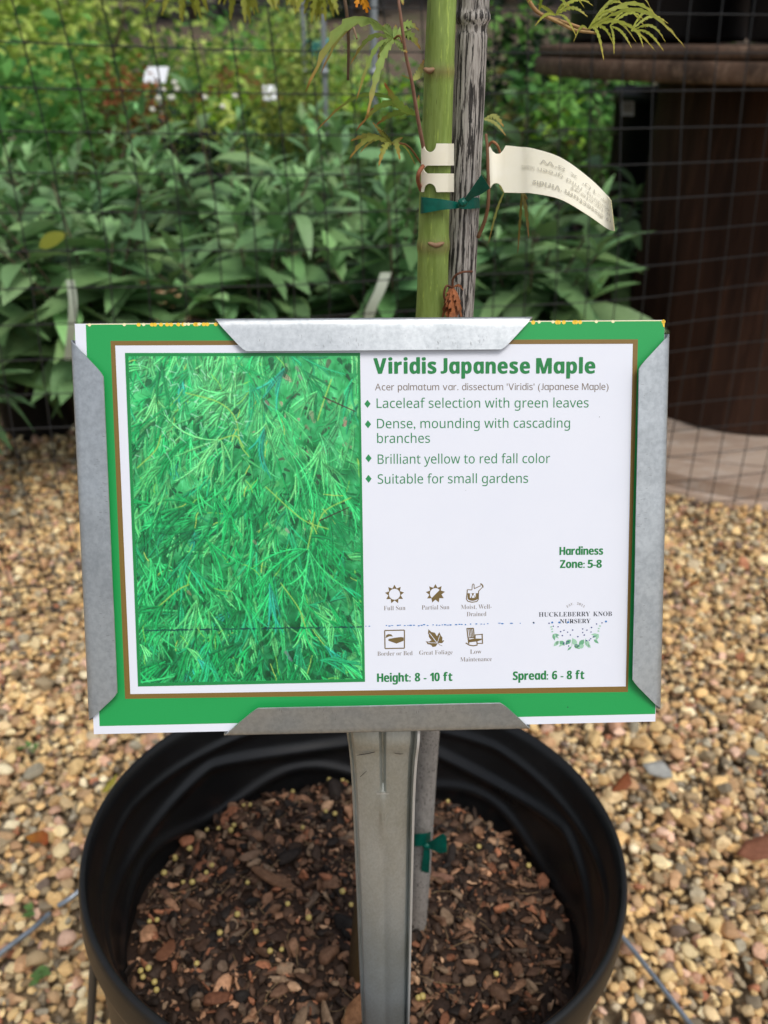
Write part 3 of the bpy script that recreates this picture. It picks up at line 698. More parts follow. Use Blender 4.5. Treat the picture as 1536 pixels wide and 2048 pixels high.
ps.append([(26.4 + 2.52 * math.cos(x), -29 + 2.52 * math.sin(x)) for x in np.linspace(R(-130), R(40), 16)])
flat('partial_sun_icon', ps, 1, M_icon)
def ic(px, py): return ((px - 740 * 0) , py)
def z2(x, y):                  # pixel in the enlarged pictogram crop -> mm on the card
    px, py = 740 + x * 260 / 1536, 1150 + y * 190 / 1122
    return (.0 + (px - 754) * .2215 + .0, -21.0 - (py - 1151.5) * .2195 - (px - 754) * .0015)
wc_ = stroke([z2(*p) for p in ((1168, 175), (1162, 240), (1155, 290), (1175, 318), (1225, 330), (1280, 322), (1300, 295), (1300, 240), (1303, 190))], .42)
wc_ += stroke([z2(*p) for p in ((1168, 175), (1222, 180), (1228, 115), (1238, 106), (1248, 115), (1250, 165), (1330, 128))], .34) + stroke([z2(*p) for p in ((1303, 195), (1345, 152))], .34) + stroke([z2(*p) for p in ((1322, 106), (1338, 112), (1352, 130), (1352, 152))], .6)
wc_ += [[z2(1170, 220), z2(1300, 220), z2(1298, 288), z2(1268, 306), z2(1230, 314), z2(1190, 304), z2(1170, 286)]]
flat('watering_can_icon', wc_, 1, M_icon)
fr = [z2(178, 664), z2(414, 662), z2(412, 884), z2(180, 886)]
bd = stroke(fr + [fr[0]], .5) + [[z2(*p) for p in ((222, 768), (318, 752), (370, 746), (404, 752), (404, 792), (318, 826), (222, 790))], [z2(*p) for p in ((192, 742), (196, 722), (222, 708), (256, 712), (276, 738), (236, 734), (204, 748))]] + stroke([z2(188, 752), z2(214, 740)], .3)
flat('garden_bed_icon', bd, 1, M_icon)
lf = [(700, 655), (738, 690), (778, 698), (802, 742), (832, 692), (850, 736), (868, 758), (866, 800), (886, 790), (884, 806), (862, 828), (812, 826), (800, 850), (786, 868), (748, 874), (742, 858), (716, 842), (690, 838), (682, 822), (666, 804), (708, 806), (738, 790), (716, 764), (704, 742), (706, 724), (696, 708)]
flat('maple_leaf_icon', [[z2(*p) for p in lf]] + stroke([z2(812, 826), z2(836, 850), z2(866, 862)], .18), 1, M_icon)
flat('leaf_vein', stroke([z2(712, 700), z2(806, 826)], .28) + stroke([z2(694, 818), z2(806, 826)], .22) + stroke([z2(836, 730), z2(806, 826)], .22), 2, M_paper)
rc = stroke([z2(1162, 648), z2(1185, 840)], .55) + stroke([z2(1240, 648), z2(1252, 775)], .5) + stroke([z2(1162, 652), z2(1240, 650)], .5)
for x in (1185, 1203, 1220): rc += stroke([z2(x, 655), z2(x + 16, 765)], .42)
rc += stroke([z2(1176, 768), z2(1248, 764)], .4) + [[z2(1178, 790), z2(1250, 776), z2(1345, 778), z2(1335, 796), z2(1285, 812), z2(1190, 822)]]
rc += stroke([z2(1258, 732), z2(1355, 724)], .4) + stroke([z2(1345, 724), z2(1350, 838)], .5) + stroke([z2(1262, 735), z2(1264, 775)], .35) + stroke([z2(1282, 810), z2(1286, 850)], .5) + stroke([z2(1148, 828), z2(1190, 856), z2(1240, 866), z2(1290, 856)], .5) + stroke([z2(1286, 836), z2(1355, 838)], .4)
flat('rocking_chair_icon', rc, 1, M_icon)
Vm, Fm = line('M', SANSB, *(z2(1198, 0)[0], z2(1268, 0)[0]), z2(0, 284)[1], 2.0, .01, rot=0); letters('letter_m', [(Vm, Fm)], 2.2, M_paper)

# ---- nursery logo
def z3(x, y):
    px, py = 1060 + x * 180 / 1536, 1190 + y * 120 / 1024
    return (72.98 + (px - 1078) * .2267, -38.46 - (py - 1225) * .2205 - (px - 1078) * .0042 + .3)
lg = [line('HUCKLEBERRY', SERIF, z3(150, 0)[0], z3(1025, 0)[0], z3(150, 385)[1], 2.05, -.008), line('KNOB', SERIF, z3(1078, 0)[0], z3(1398, 0)[0], z3(1078, 375)[1], 2.05, -.008), line('NURSERY', SERIF, z3(512, 0)[0], z3(1035, 0)[0], z3(512, 503)[1], 1.95, -.004)]
lo_ = letters('nursery_logo', lg, 1, M_ink)
est = []
for i, ch in enumerate('EST. 2021'):
    if ch == ' ': continue
    f = i / 8; a = (f - .5) * -.75; V, F = glyphs(SERIF(ch), -.008); V = V.copy(); V[:, 0] -= (V[:, 0].min() + V[:, 0].max()) / 2; k = 1.05 / .7
    ce = z3(645 + f * 265, 218 - 52 * math.sin(f * math.pi)); x, y = V[:, 0] * k, V[:, 1] * k
    est.append((np.stack([ce[0] + x * math.cos(a) - y * math.sin(a), ce[1] + x * math.sin(a) + y * math.cos(a)], 1), F))
letters('founding_date', est, 1, M_capt, lo_)
def pleaf(x, y, a, L, wd):
    P = []
    for t_, s_ in ((0, 0), (.25, .8), (.5, 1), (.78, .55), (1, 0), (.78, -.55), (.5, -1), (.25, -.8)): P.append((x + math.cos(a) * L * t_ - math.sin(a) * wd * s_, y - (math.sin(a) * L * t_ + math.cos(a) * wd * s_)))
    return [z3(*p) for p in P]
lp = [pleaf(720, 900, R(95), -1, 1)]
L1 = [(700, 790, 225, 130, 38), (735, 770, 295, 160, 42), (925, 790, 235, 150, 42), (955, 790, 292, 160, 40), (760, 870, 318, 130, 40), (930, 890, 205, 120, 38), (395, 690, 285, 120, 24), (400, 690, 320, 125, 22), (400, 695, 350, 110, 20), (500, 815, 225, 130, 34), (510, 815, 318, 120, 40), (1175, 690, 250, 130, 24), (1170, 690, 215, 125, 22), (1165, 700, 180, 120, 20), (1095, 790, 320, 110, 24), (480, 810, 250, 80, 20), (715, 915, 225, 100, 18), (1000, 870, 300, 80, 18), (760, 915, 0, 90, 22), (560, 870, 215, 80, 16)]
flat('logo_leaf', [pleaf(x, y, R(a), L, wd) for i, (x, y, a, L, wd) in enumerate(L1) if i % 2 == 0], 1, M_logo, lo_)
flat('logo_leaf', [pleaf(x, y, R(a), L, wd) for i, (x, y, a, L, wd) in enumerate(L1) if i % 2] + [z for x, y in ((345, 570), (360, 610), (365, 655), (1215, 555), (1195, 600), (1190, 645)) for z in [pleaf(x, y, R(20 if x < 600 else 160), 40, 14)]] + stroke([z3(720, 915), z3(725, 800), z3(735, 760)], .22) + stroke([z3(975, 885), z3(945, 800), z3(960, 770)], .22), 1.6, M_logo2, lo_)
DOT = [(325, 500), (398, 552), (480, 562), (525, 648), (582, 625), (645, 658), (555, 718), (460, 725), (692, 708), (730, 620), (902, 600), (902, 664), (930, 710), (975, 622), (1045, 655), (1052, 575), (1138, 512), (1230, 492), (1090, 738), (1042, 775), (1018, 800), (970, 810), (585, 850), (632, 830), (660, 828), (628, 868), (665, 905), (790, 885), (840, 905), (580, 865), (820, 738)]
flat('berry_dot', [blob(*z3(x, y), .3 if i % 3 else .38, .3) for i, (x, y) in enumerate(DOT)], 2.2, M_navy, lo_)
bl = []
for x0, x1, dn in ((-4.8, -2.2, .8), (3.5, 14, .8), (14, 46, .85), (46, 58, .55), (58, 72, .25)):
    x = x0
    while x < x1:
        if rng.uniform() < dn: L = rng.uniform(.25, .75); bl.append(blob(x, -43.2 + .0 * x + rng.normal(0, .12), L, rng.uniform(.15, .3)))
        x += rng.uniform(.9, 1.7)
for x, y in ((380, 485), (500, 485), (1298, 468), (650, 480)): bl.append(blob(*z3(x, y), .5, .45))
flat('ink_streak', bl, 2.4, M_blue)
for p in ([blob(*z3(*p), .4, .35) for p in ((62, 488), (720, 470))] + [blob(86.5, -82.5, .25, .3), blob(99, 48.5, .16, .16), blob(121.5, 71, .2, .2), blob(40, 17, .12, .12)]): flat('ink_speck', [p], 2.4, M_ink)

# ------------------------------------------------------------------ Japanese maple, bamboo stake, ties, strap tag
def flash(a): return np.array(lin(*a))
maple = empty('japanese_maple', (-.028, .392, .325), 'young laceleaf maple with a smooth green trunk and lacy yellow-green leaves in the black pot', 'tree')
MO = np.array([-.028, .392, .325])
tp = smoothline([(-.019, .395, .29), (-.015, .40, .36), (-.006, .41, .46), (.009, .425, .60), (.0205, .437, .72)] + [tuple(at(862, 640, Y=.44)), tuple(at(866, 520, Y=.44)), tuple(at(869, 400, Y=.44)), tuple(at(874, 260, Y=.44)), tuple(at(879, 120, Y=.44)), tuple(at(884, 0, Y=.44)), (.028, .44, 1.1), (.035, .445, 1.22)], 220)
rad = np.interp(tp[:, 2], [.29, .33, .5, .81, .957, 1.22], [.0115, .0104, .0092, .0082, .0065, .0052])
z490, z140 = at(865, 490, Y=.44)[2], at(878, 143, Y=.44)[2]
tcol = np.zeros((len(tp), 3)); 
for i, (p, z) in enumerate(zip(tp, tp[:, 2])):
    g = np.clip((z - .52) / .12, 0, 1); tcol[i] = flash((92, 74, 52)) * (1 - g) + flash((140, 164, 88)) * g
    for zn, hh in ((z490, .0030), (z140, .0024), (1.09, .003), (.6, .003)):
        b_ = math.exp(-((z - zn) / hh) ** 2); rad[i] += .0007 * b_ if zn == z490 else .0004 * b_; tcol[i] = tcol[i] * (1 - .6 * b_) + flash((132, 112, 82)) * .6 * b_
V, F = tube(tp, rad, 28); C = np.repeat(tcol, 28, 0)
Vt = V - MO
ang = np.tile(np.linspace(0, 6.28, 28, endpoint=False), len(tp)); C = C * (1 + .16 * np.sin(ang * 2 + np.repeat(tp[:, 2] * 20, 28)))[:, None]
mk('trunk', Vt, F, M_trunk, maple, col=C)
# bud scars on the nodes
for zn, px, py, w_ in ((z490, 872, 491, .0042), (z140, 858, 142, .0026)):
    P0 = at(px, py, Y=.4325); tv, tf = ico(3); V = tv * np.array([w_, .0016, .0013]) + P0 - MO; V[:, 2] += .0012 * np.abs(tv[:, 0]) * w_ / .004
    mk('bud_scar', V, tf, M_twig, maple, col=flash((150, 118, 88)))

def lobe(P0, P1, wd, sag=.0, teeth=6, side=None, tc=None, bc=None, curl=0.):
    """toothed lacy lobe from P0 to P1; returns verts, tris, colours"""
    P0, P1 = np.asarray(P0, float), np.asarray(P1, float); n = teeth * 2 + 2
    ax = P1 - P0; L = np.linalg.norm(ax); side = np.cross(ax, [0, 1, 0]) if side is None else side; side = side / (np.linalg.norm(side) + 1e-9)
    side = side * .9 + np.array([0, .43, 0]); V, F, C = [], [], []
    for i in range(n + 1):
        t = i / n; p = P0 + ax * t + np.array([0, 0, sag]) * math.sin(math.pi * t) * 1.0 + np.array([0, curl, 0]) * t * t
        env = wd * (math.sin(math.pi * min(t * .92 + .08, 1)) ** .8) * (1 if i % 2 else .6) + wd * .06 * (1 - t)
        fwdv = ax / L * (env * .9 if i % 2 else 0)
        V += [p - side * env + fwdv + np.array([0, -.1 * env, 0]), p, p + side * env + fwdv + np.array([0, -.1 * env, 0])]
        f = np.clip((t - .62) / .38, 0, 1) ** 1.3; c = bc * (1 - f) + tc * f; C += [c * .92 + tc * .08, c * 1.1, c * .92 + tc * .08]
        if i:
            b = (i - 1) * 3
            for k in (0, 1): F += [(b + k, b + k + 1, b + k + 4), (b + k, b + k + 4, b + k + 3)]
    return np.array(V), np.array(F), np.array(C)
GRN, OLV, YEL = flash((150, 178, 98)), flash((176, 184, 104)), flash((186, 190, 84))
TIP, TIPR = flash((196, 140, 78)), flash((190, 96, 70))
def maple_leaf(ctr, Yc, tips, base=GRN, tip=TIP, wd=None, teeth=6, name='leaf', petiole=None):
    """ctr pixel of the leaf base, tips: (px,py,half width in mm,depth offset,sag)"""
    P0 = at(*ctr, Y=Yc); parts = []
    for px, py, wm, dy, sg in tips:
        P1 = at(px, py, Y=Yc + dy); bc = base * random.uniform(.85, 1.15)
        parts.append(lobe(P0 - MO, P1 - MO, wm / 1000, sg, teeth, None, tip, bc, random.uniform(-.006, .006)))
    if petiole is not None:
        V, F = tube(smoothline([P0 - MO, (P0 + petiole) / 2 - MO + np.array([0, 0, .004]), petiole - MO], 8), .0005, 5, False)
        parts.append((V, np.concatenate([F[:, [0, 1, 2]], F[:, [0, 2, 3]]]), flash((150, 110, 70))))
    V, F, C = mesh_join(parts); return mk(name, V, F, M_leaf, maple, col=C)
def twig(P, r0, r1, c=(120, 84, 70), name='twig', n=26):
    P = smoothline([np.asarray(p) for p in P], n); V, F = tube(P - MO, np.linspace(r0, r1, n), 7); return mk(name, V, F, M_twig, maple, col=flash(c))
T1 = [at(793, -30, Y=.41), at(801, 30, Y=.41), at(812, 110, Y=.415), at(824, 165, Y=.42), at(833, 220, Y=.425), at(841, 265, Y=.43), at(848, 300, Y=.435)]
twig(T1, .0006, .0010, (150, 112, 94))
twig([at(688, -10, Y=.47), at(694, 30, Y=.47), at(697, 90, Y=.475), at(696, 160, Y=.48)], .0009, .0007, (104, 84, 62))
twig([at(695, 66, Y=.475), at(701, 55, Y=.472), at(707, 56, Y=.47), at(714, 78, Y=.468)], .0008, .0005, (150, 124, 96))
twig([at(972, 268, Y=.437), at(975, 300, Y=.435), at(976, 335, Y=.434), at(977, 400, Y=.434), at(970, 440, Y=.437), at(956, 475, Y=.44)], .0007, .0010, (132, 94, 66))
twig([at(842, 380, Y=.437), at(836, 360, Y=.43), at(838, 345, Y=.428), at(846, 332, Y=.432)], .001, .001, (150, 90, 60))
twig([at(974, 296, Y=.44), at(984, 284, Y=.436), at(994, 290, Y=.434), at(1000, 305, Y=.436)], .0007, .0006, (168, 116, 76))
# leaves left of the trunk
maple_leaf((788, 78), .42, [(612, 186, 2.5, -.02, .016), (640, 150, 1.6, .0, .014), (676, 84, 1.6, .02, .008), (700, 130, 1.3, .02, .006), (733, 240, 2.0, -.03, .006), (712, 205, 1.2, -.01, .008), (753, 136, 1.6, .01, .004), (762, 54, 1.8, .02, .002), (840, 62, 2.2, .02, .004), (842, 100, 2.4, .02, .004), (815, 105, 1.6, -.01, 0), (792, 48, 1.2, .0, 0)], petiole=T1[2])
maple_leaf((834, 229), .43, [(768, 164, 2.2, -.02, -.003), (838, 190, 1.0, .0, 0), (738, 222, 1.4, .02, .004), (712, 262, 1.8, -.01, .008), (627, 268, 1.0, -.02, .012), (752, 250, 1.8, .02, .003)], base=flash((136, 170, 76)), tip=TIPR)
maple_leaf((783, 287), .43, [(700, 284, 1.6, .02, .003), (756, 258, 1.6, .0, 0), (697, 322, 1.8, -.02, .006), (757, 336, 1.9, -.02, .004), (745, 244, 1.2, .02, 0), (806, 276, 1.3, .02, 0), (832, 332, .6, .02, .004), (800, 320, 1.8, -.02, .004), (720, 306, 1.0, .03, .004)], base=flash((156, 166, 82)), petiole=at(846, 332, Y=.437))
maple_leaf((826, 160), .428, [(848, 118, 2.0, .03, -.002), (803, 150, .5, .0, 0)], base=OLV)
maple_leaf((716, -28), .45, [(713, 16, 1.7, -.01, 0), (735, 26, 2.0, .0, 0), (742, 20, 1.0, .01, 0)], base=flash((232, 160, 44)), tip=flash((226, 130, 30)), teeth=4)
maple_leaf((800, -24), .42, [(806, 12, 1.0, .0, 0)], base=OLV)
# hanging threads right of the bamboo
maple_leaf((1008, 385), .46, [(978, 490, .9, .01, .004), (1000, 370, .8, 0, 0)], base=OLV, teeth=5)
maple_leaf((1044, 382), .455, [(1057, 478, 1.3, -.01, .003), (1036, 510, 1.0, .01, .003), (1052, 396, 1.0, 0, 0)], base=flash((130, 124, 62)), tip=flash((160, 110, 70)), teeth=5)
maple_leaf((968, 238), .46, [(1006, 254, 1.8, .01, .003), (1010, 272, 1.0, .0, .002)], base=OLV)
# lacy sprig at the top right
S = [at(1040, -40, Y=.40), at(1062, 8, Y=.40), at(1085, 30, Y=.40), at(1128, 44, Y=.40), at(1180, 62, Y=.40)]
twig(S, .0009, .0006, (170, 132, 84))
twig([at(1085, 30, Y=.40), at(1120, 46, Y=.395), at(1150, 60, Y=.392), at(1192, 66, Y=.39)], .0007, .0005, (176, 142, 90))
def sprig(c, Yc, tips, base=flash((172, 182, 78))): return maple_leaf(c, Yc, [(x, y, w_, dy, sg) for x, y, w_, dy, sg in tips], base=base, tip=flash((208, 186, 84)), teeth=8)
sprig((1176, 58), .40, [(1366, 99, 1.0, -.02, .010), (1338, 66, 1.0, .02, .010), (1316, 32, 1.0, .03, .012), (1306, 104, .8, -.03, .006), (1256, 20, .9, .02, .006), (1203, 124, .9, -.02, .005), (1236, 96, .8, .0, .004), (1274, 88, .8, .02, .006), (1142, 86, .7, -.02, .003), (1290, 60, .9, .01, .008), (1230, 36, .8, .0, .004)])
sprig((1262, 62), .398, [(1340, 86, .7, -.01, .004), (1322, 104, .7, -.02, .003), (1330, 50, .7, .01, .004), (1302, 30, .7, .02, .003), (1290, 96, .6, -.02, .002)])
sprig((1220, 52), .395, [(1262, 98, .7, -.01, .002), (1232, 110, .7, -.02, .002), (1296, 44, .7, .01, .004), (1270, 24, .7, .02, .003)])
sprig((1110, 30), .405, [(1080, 6, .8, 0, 0), (1072, 52, .8, -.02, .002), (1190, 12, 1.0, .02, .004), (1140, 20, .9, 0, .003), (1148, 76, .7, -.02, .003), (1174, 36, .9, 0, .003)])
sprig((1088, -34), .40, [(1078, 30, .9, 0, 0), (1140, 14, .9, .01, 0), (1176, 16, .9, .01, .003), (1054, 6, .7, 0, 0)], base=flash((140, 168, 62)))
# cascading branches behind and above the frame's top edge (they hang on the far side of the tree)
for cx, cy, Yc, tips in ((370, -70, .78, ((330, 24), (355, 40), (390, 30), (420, 14), (300, 4))), (640, -60, .74, ((596, 24), (620, 36), (650, 44), (676, 28), (570, 2), (660, 14))), (480, -80, .8, ((470, 30), (500, 36), (520, 26), (440, 12), (545, 14))), (560, -90, .8, ((548, 12), (585, 10), (600, 26)))):
    maple_leaf((cx, cy), Yc, [(x + random.uniform(-14, 14), y + random.uniform(0, 14), 3.6, random.uniform(-.03, .03), .004) for x, y in tips for _ in (0, 1)], base=flash((150, 162, 62)), tip=flash((170, 168, 70)), teeth=8, petiole=np.array([.03, .44, 1.12]) + np.array([(cx - 768) / 4200, .1, .02]))

bam = empty('bamboo_stake', (.026, .45, .33), 'grey weathered bamboo cane with black streaks tied beside the maple trunk', 'plant stake'); BO = np.array([.026, .45, .33])
bp_ = smoothline([tuple(at(826, 1960, Y=.44)), tuple(at(840, 1760, Y=.445)), tuple(at(855, 1480, Y=.452)), tuple(at(886, 1050, Y=.45)), tuple(at(917, 620, Y=.45)), tuple(at(932, 320, Y=.45)), tuple(at(945, 35, Y=.45)), tuple(at(947, -20, Y=.45)), tuple(at(951, -120, Y=.45))], 200)
zs = bp_[:, 2]; rad = np.interp(zs, [.3, .55, .82, .95], [.0072, .0082, .0080, .0074])
for zn in (at(945, 35, Y=.45)[2], at(845, 1745, Y=.445)[2]):
    rad += .0010 * np.exp(-((zs - zn) / .0022) ** 2) - .0007 * np.exp(-((zs - zn + .0045) / .0016) ** 2)
isp = int(np.argmin(np.abs(zs - .66)))
V, F = tube(bp_[isp - 1:] - BO, rad[isp - 1:], 24); mk('cane', V, F, M_bamboo, bam)
V, F = tube(bp_[:isp] - BO, rad[:isp], 24); o = mk('lower_cane', V, F, M_bamboo_low, bam); o['label'] = 'paler finely speckled lower cane'

# dried maple leaf clinging between trunk and cane
dl = []
DO = at(905, 575, Y=.432)
for px, py, wm, dy in ((884, 640, 1.8, 0), (893, 652, 2.2, -.004), (904, 655, 2.4, -.006), (914, 652, 2.0, -.004), (924, 640, 1.6, 0), (927, 582, .9, .0), (891, 610, 1.5, -.003), (918, 626, 1.8, -.004)):
    dl.append(lobe(DO * 0, at(px, py, Y=.432 + dy) - DO, wm / 1000, .002, 4, None, flash((150, 100, 66)), flash((156, 92, 50)) * random.uniform(.6, 1.2), 0))
for P in ([at(905, 575, Y=.432), at(907, 556, Y=.431), at(922, 545, Y=.43), at(945, 543, Y=.432)], [at(905, 575, Y=.432), at(893, 572, Y=.43), at(888, 590, Y=.43), at(893, 606, Y=.431)]):
    V, F = tube(smoothline([p - DO for p in P], 12), .0006, 5, False); dl.append((V, np.concatenate([F[:, [0, 1, 2]], F[:, [0, 2, 3]]]), flash((110, 66, 44))))
V, F, C = mesh_join(dl); o = mk('dried_leaf', V, F, M_dry, col=C); o.location = DO
tag(o, 'crumpled brown dried leaf stuck between the green trunk and the bamboo cane', 'leaf')

# ties: tape bands
def ribbon(name, top, bot, m, parent, thick=.0004):
    n = len(top); V = np.concatenate([top, bot]); F = np.array([(i, i + n, i + 1 + n, i + 1) for i in range(n - 1)])
    o = mk(name, V, F, m, parent); sheet(o, thick); return o
tie = empty('tie_tape', tuple(at(920, 400, Y=.44)), 'upper green plastic tie tape knotted round the trunk and cane under the white strap', 'tie'); TO = np.array(tie.location)
top = smoothline([at(846, 390, Y=.447), at(843, 394, Y=.434), at(852, 395, Y=.4305), at(880, 398, Y=.430), at(905, 402, Y=.432), at(921, 406, Y=.434)], 24) - TO
bot = smoothline([at(842, 425, Y=.447), at(842, 427, Y=.434), at(855, 425, Y=.4305), at(882, 420, Y=.430), at(905, 418, Y=.431), at(922, 416, Y=.433)], 24) - TO
ribbon('band', top, bot, M_tie, tie)
top = smoothline([at(922, 402, Y=.434), at(935, 398, Y=.437), at(948, 395, Y=.439), at(958, 396, Y=.446)], 14) - TO
bot = smoothline([at(922, 418, Y=.434), at(938, 418, Y=.437), at(950, 417, Y=.439), at(959, 416, Y=.446)], 14) - TO
ribbon('band', top, bot, M_tie, tie)
top = smoothline([at(918, 408, Y=.431), at(930, 396, Y=.429), at(945, 375, Y=.427), at(963, 349, Y=.425)], 14) - TO
bot = smoothline([at(928, 413, Y=.431), at(945, 396, Y=.430), at(962, 388, Y=.43), at(980, 376, Y=.429)], 14) - TO
ribbon('tail', top, bot, M_tie, tie)
V, F = ico(3); V = V * np.array([.0024, .002, .0021]) * (1 + .18 * np.sin(V[:, :1] * 9 + V[:, 2:] * 7)); mk('knot', V + at(925, 405, Y=.430) - TO, F, M_tie, tie)
tie2 = empty('tie_tape', tuple(at(858, 1690, Y=.444)), 'lower green plastic tie tape round the cane just above the soil', 'tie'); TO2 = np.array(tie2.location)
def rb2(nm, a, b, k=14): ribbon(nm, smoothline(a, k) - TO2, smoothline(b, k) - TO2, M_tie, tie2)
rb2('band', [at(822, 1669, Y=.442), at(832, 1668, Y=.434), at(850, 1667, Y=.4345), at(861, 1664, Y=.442)], [at(820, 1692, Y=.442), at(830, 1692, Y=.434), at(846, 1691, Y=.4345), at(860, 1684, Y=.442)])
rb2('tail', [at(851, 1688, Y=.435), at(866, 1680, Y=.432), at(884, 1668, Y=.43), at(893, 1674, Y=.431)], [at(852, 1694, Y=.435), at(866, 1700, Y=.433), at(880, 1706, Y=.432), at(894, 1703, Y=.432)])
rb2('tail', [at(848, 1692, Y=.436), at(846, 1712, Y=.436), at(843, 1732, Y=.437), at(843, 1742, Y=.438)], [at(859, 1692, Y=.436), at(860, 1712, Y=.436), at(859, 1730, Y=.437), at(858, 1746, Y=.438)])
V, F = ico(3); V = V * np.array([.0028, .002, .0028]); mk('knot', V + at(853, 1692, Y=.434) - TO2, F, M_tie, tie2)

# white strap tag: slotted band round the trunk, printed tail
strap = empty('plant_tag', tuple(at(1000, 340, Y=.44)), 'cream plastic strap tag wrapped round the trunk with a curling printed tail', 'tag'); SO = np.array(strap.location)
def band(ytop, ybot, nm='strap_band'):
    """half of the slotted band on the front of the trunk, edges given as functions of the column"""
    xs = np.linspace(843, 907, 44); f = (xs - 874) / 36; Ys = .44 - .0092 * np.sqrt(np.clip(1 - (f * .93) ** 2, 0, 1)) + np.where(xs > 895, (xs - 895) * .00035, 0)
    ribbon(nm, np.array([at(x, ytop(x), Y=y) for x, y in zip(xs, Ys)]) - SO, np.array([at(x, ybot(x), Y=y) for x, y in zip(xs, Ys)]) - SO, M_strap, strap, .0005)
notch = lambda x: 17 * math.sqrt(max(1 - ((x - 860) / 12.5) ** 2, 0))
slit = lambda x: 8 * math.sqrt(min(max((x - 848) / 7, 0), 1))
band(lambda x: 287 + notch(x), lambda x: 339 - slit(x)); band(lambda x: 339 + slit(x), lambda x: 384 - notch(x))
tt = smoothline([(972, 290, 0), (1009, 291, 0), (1040, 294, 0), (1066, 297, 0), (1121, 315, 0), (1175, 353, 0), (1211, 387, 0), (1222, 401, 0)], 40)[:, :2]
tb = smoothline([(975, 383, 0), (1006, 385, 0), (1040, 386, 0), (1066, 387, 0), (1121, 399, 0), (1175, 430, 0), (1214, 457, 0), (1229, 462, 0)], 40)[:, :2]
yt = .452 - .012 * np.linspace(0, 1, 40) - .018 * np.linspace(0, 1, 40) ** 2
# two half-round notches at the neck of the tail
for i in range(40):
    for arr, sg, cx in ((tt, 1, 995), (tb, -1, 993)):
        dx = (arr[i][0] - cx) / 13.5
        if abs(dx) < 1: arr[i][1] += sg * 18 * math.sqrt(1 - dx * dx)
top3 = np.array([at(*p, Y=y) for p, y in zip(tt, yt)]); bot3 = np.array([at(*p, Y=y - .009) for p, y in zip(tb, yt)])
ribbon('tail', top3 - SO, bot3 - SO, M_strap, strap, .0004)
ribbon('stained_tip', (top3 + np.array([0, -.0005, 0]))[36:] - SO, (bot3 + np.array([0, -.0005, 0]))[37:38].repeat(1, 0).tolist() and (bot3 + np.array([0, -.0005, 0]))[36:] - SO, M_strapend, strap, .0001)
def tagline(body, style, s0, s1, tb0, hh, off=0.):
    """upside-down text on the tail: starts at s0 (right) and runs left to s1; tb0 baseline fraction from the top"""
    V, F = glyphs(style(body), off); X = (V[:, 0] - V[:, 0].min()) / (V[:, 0].max() - V[:, 0].min()); s = s0 + (s1 - s0) * X; t = tb0 + V[:, 1] * hh
    ii = np.clip(s * 39, 0, 38.999); i0 = ii.astype(int); fr_ = (ii - i0)[:, None]
    A = top3[i0] * (1 - fr_) + top3[i0 + 1] * fr_; B = bot3[i0] * (1 - fr_) + bot3[i0 + 1] * fr_
    return A * (1 - t[:, None]) + B * t[:, None] + np.array([0, -.0009, 0.0002]) - SO, F
VV, FF = [], []
for args in (("Acer p. dissectum 'Viridis'", SANSB, .99, .42, .70, .15), ('Acer, laceleaf', SANS, .97, .62, .52, .13), ("cascading, mid green leaves", SANS, .93, .30, .40, .13), ("8'-10' x 8'W", SANS, .86, .47, .20, .13)):
    V, F = tagline(*args); b = len(VV); VV += list(V); FF += [tuple(b + i for i in f) for f in F]
mk('print', VV, FF, M_tagink, strap, smooth=False)

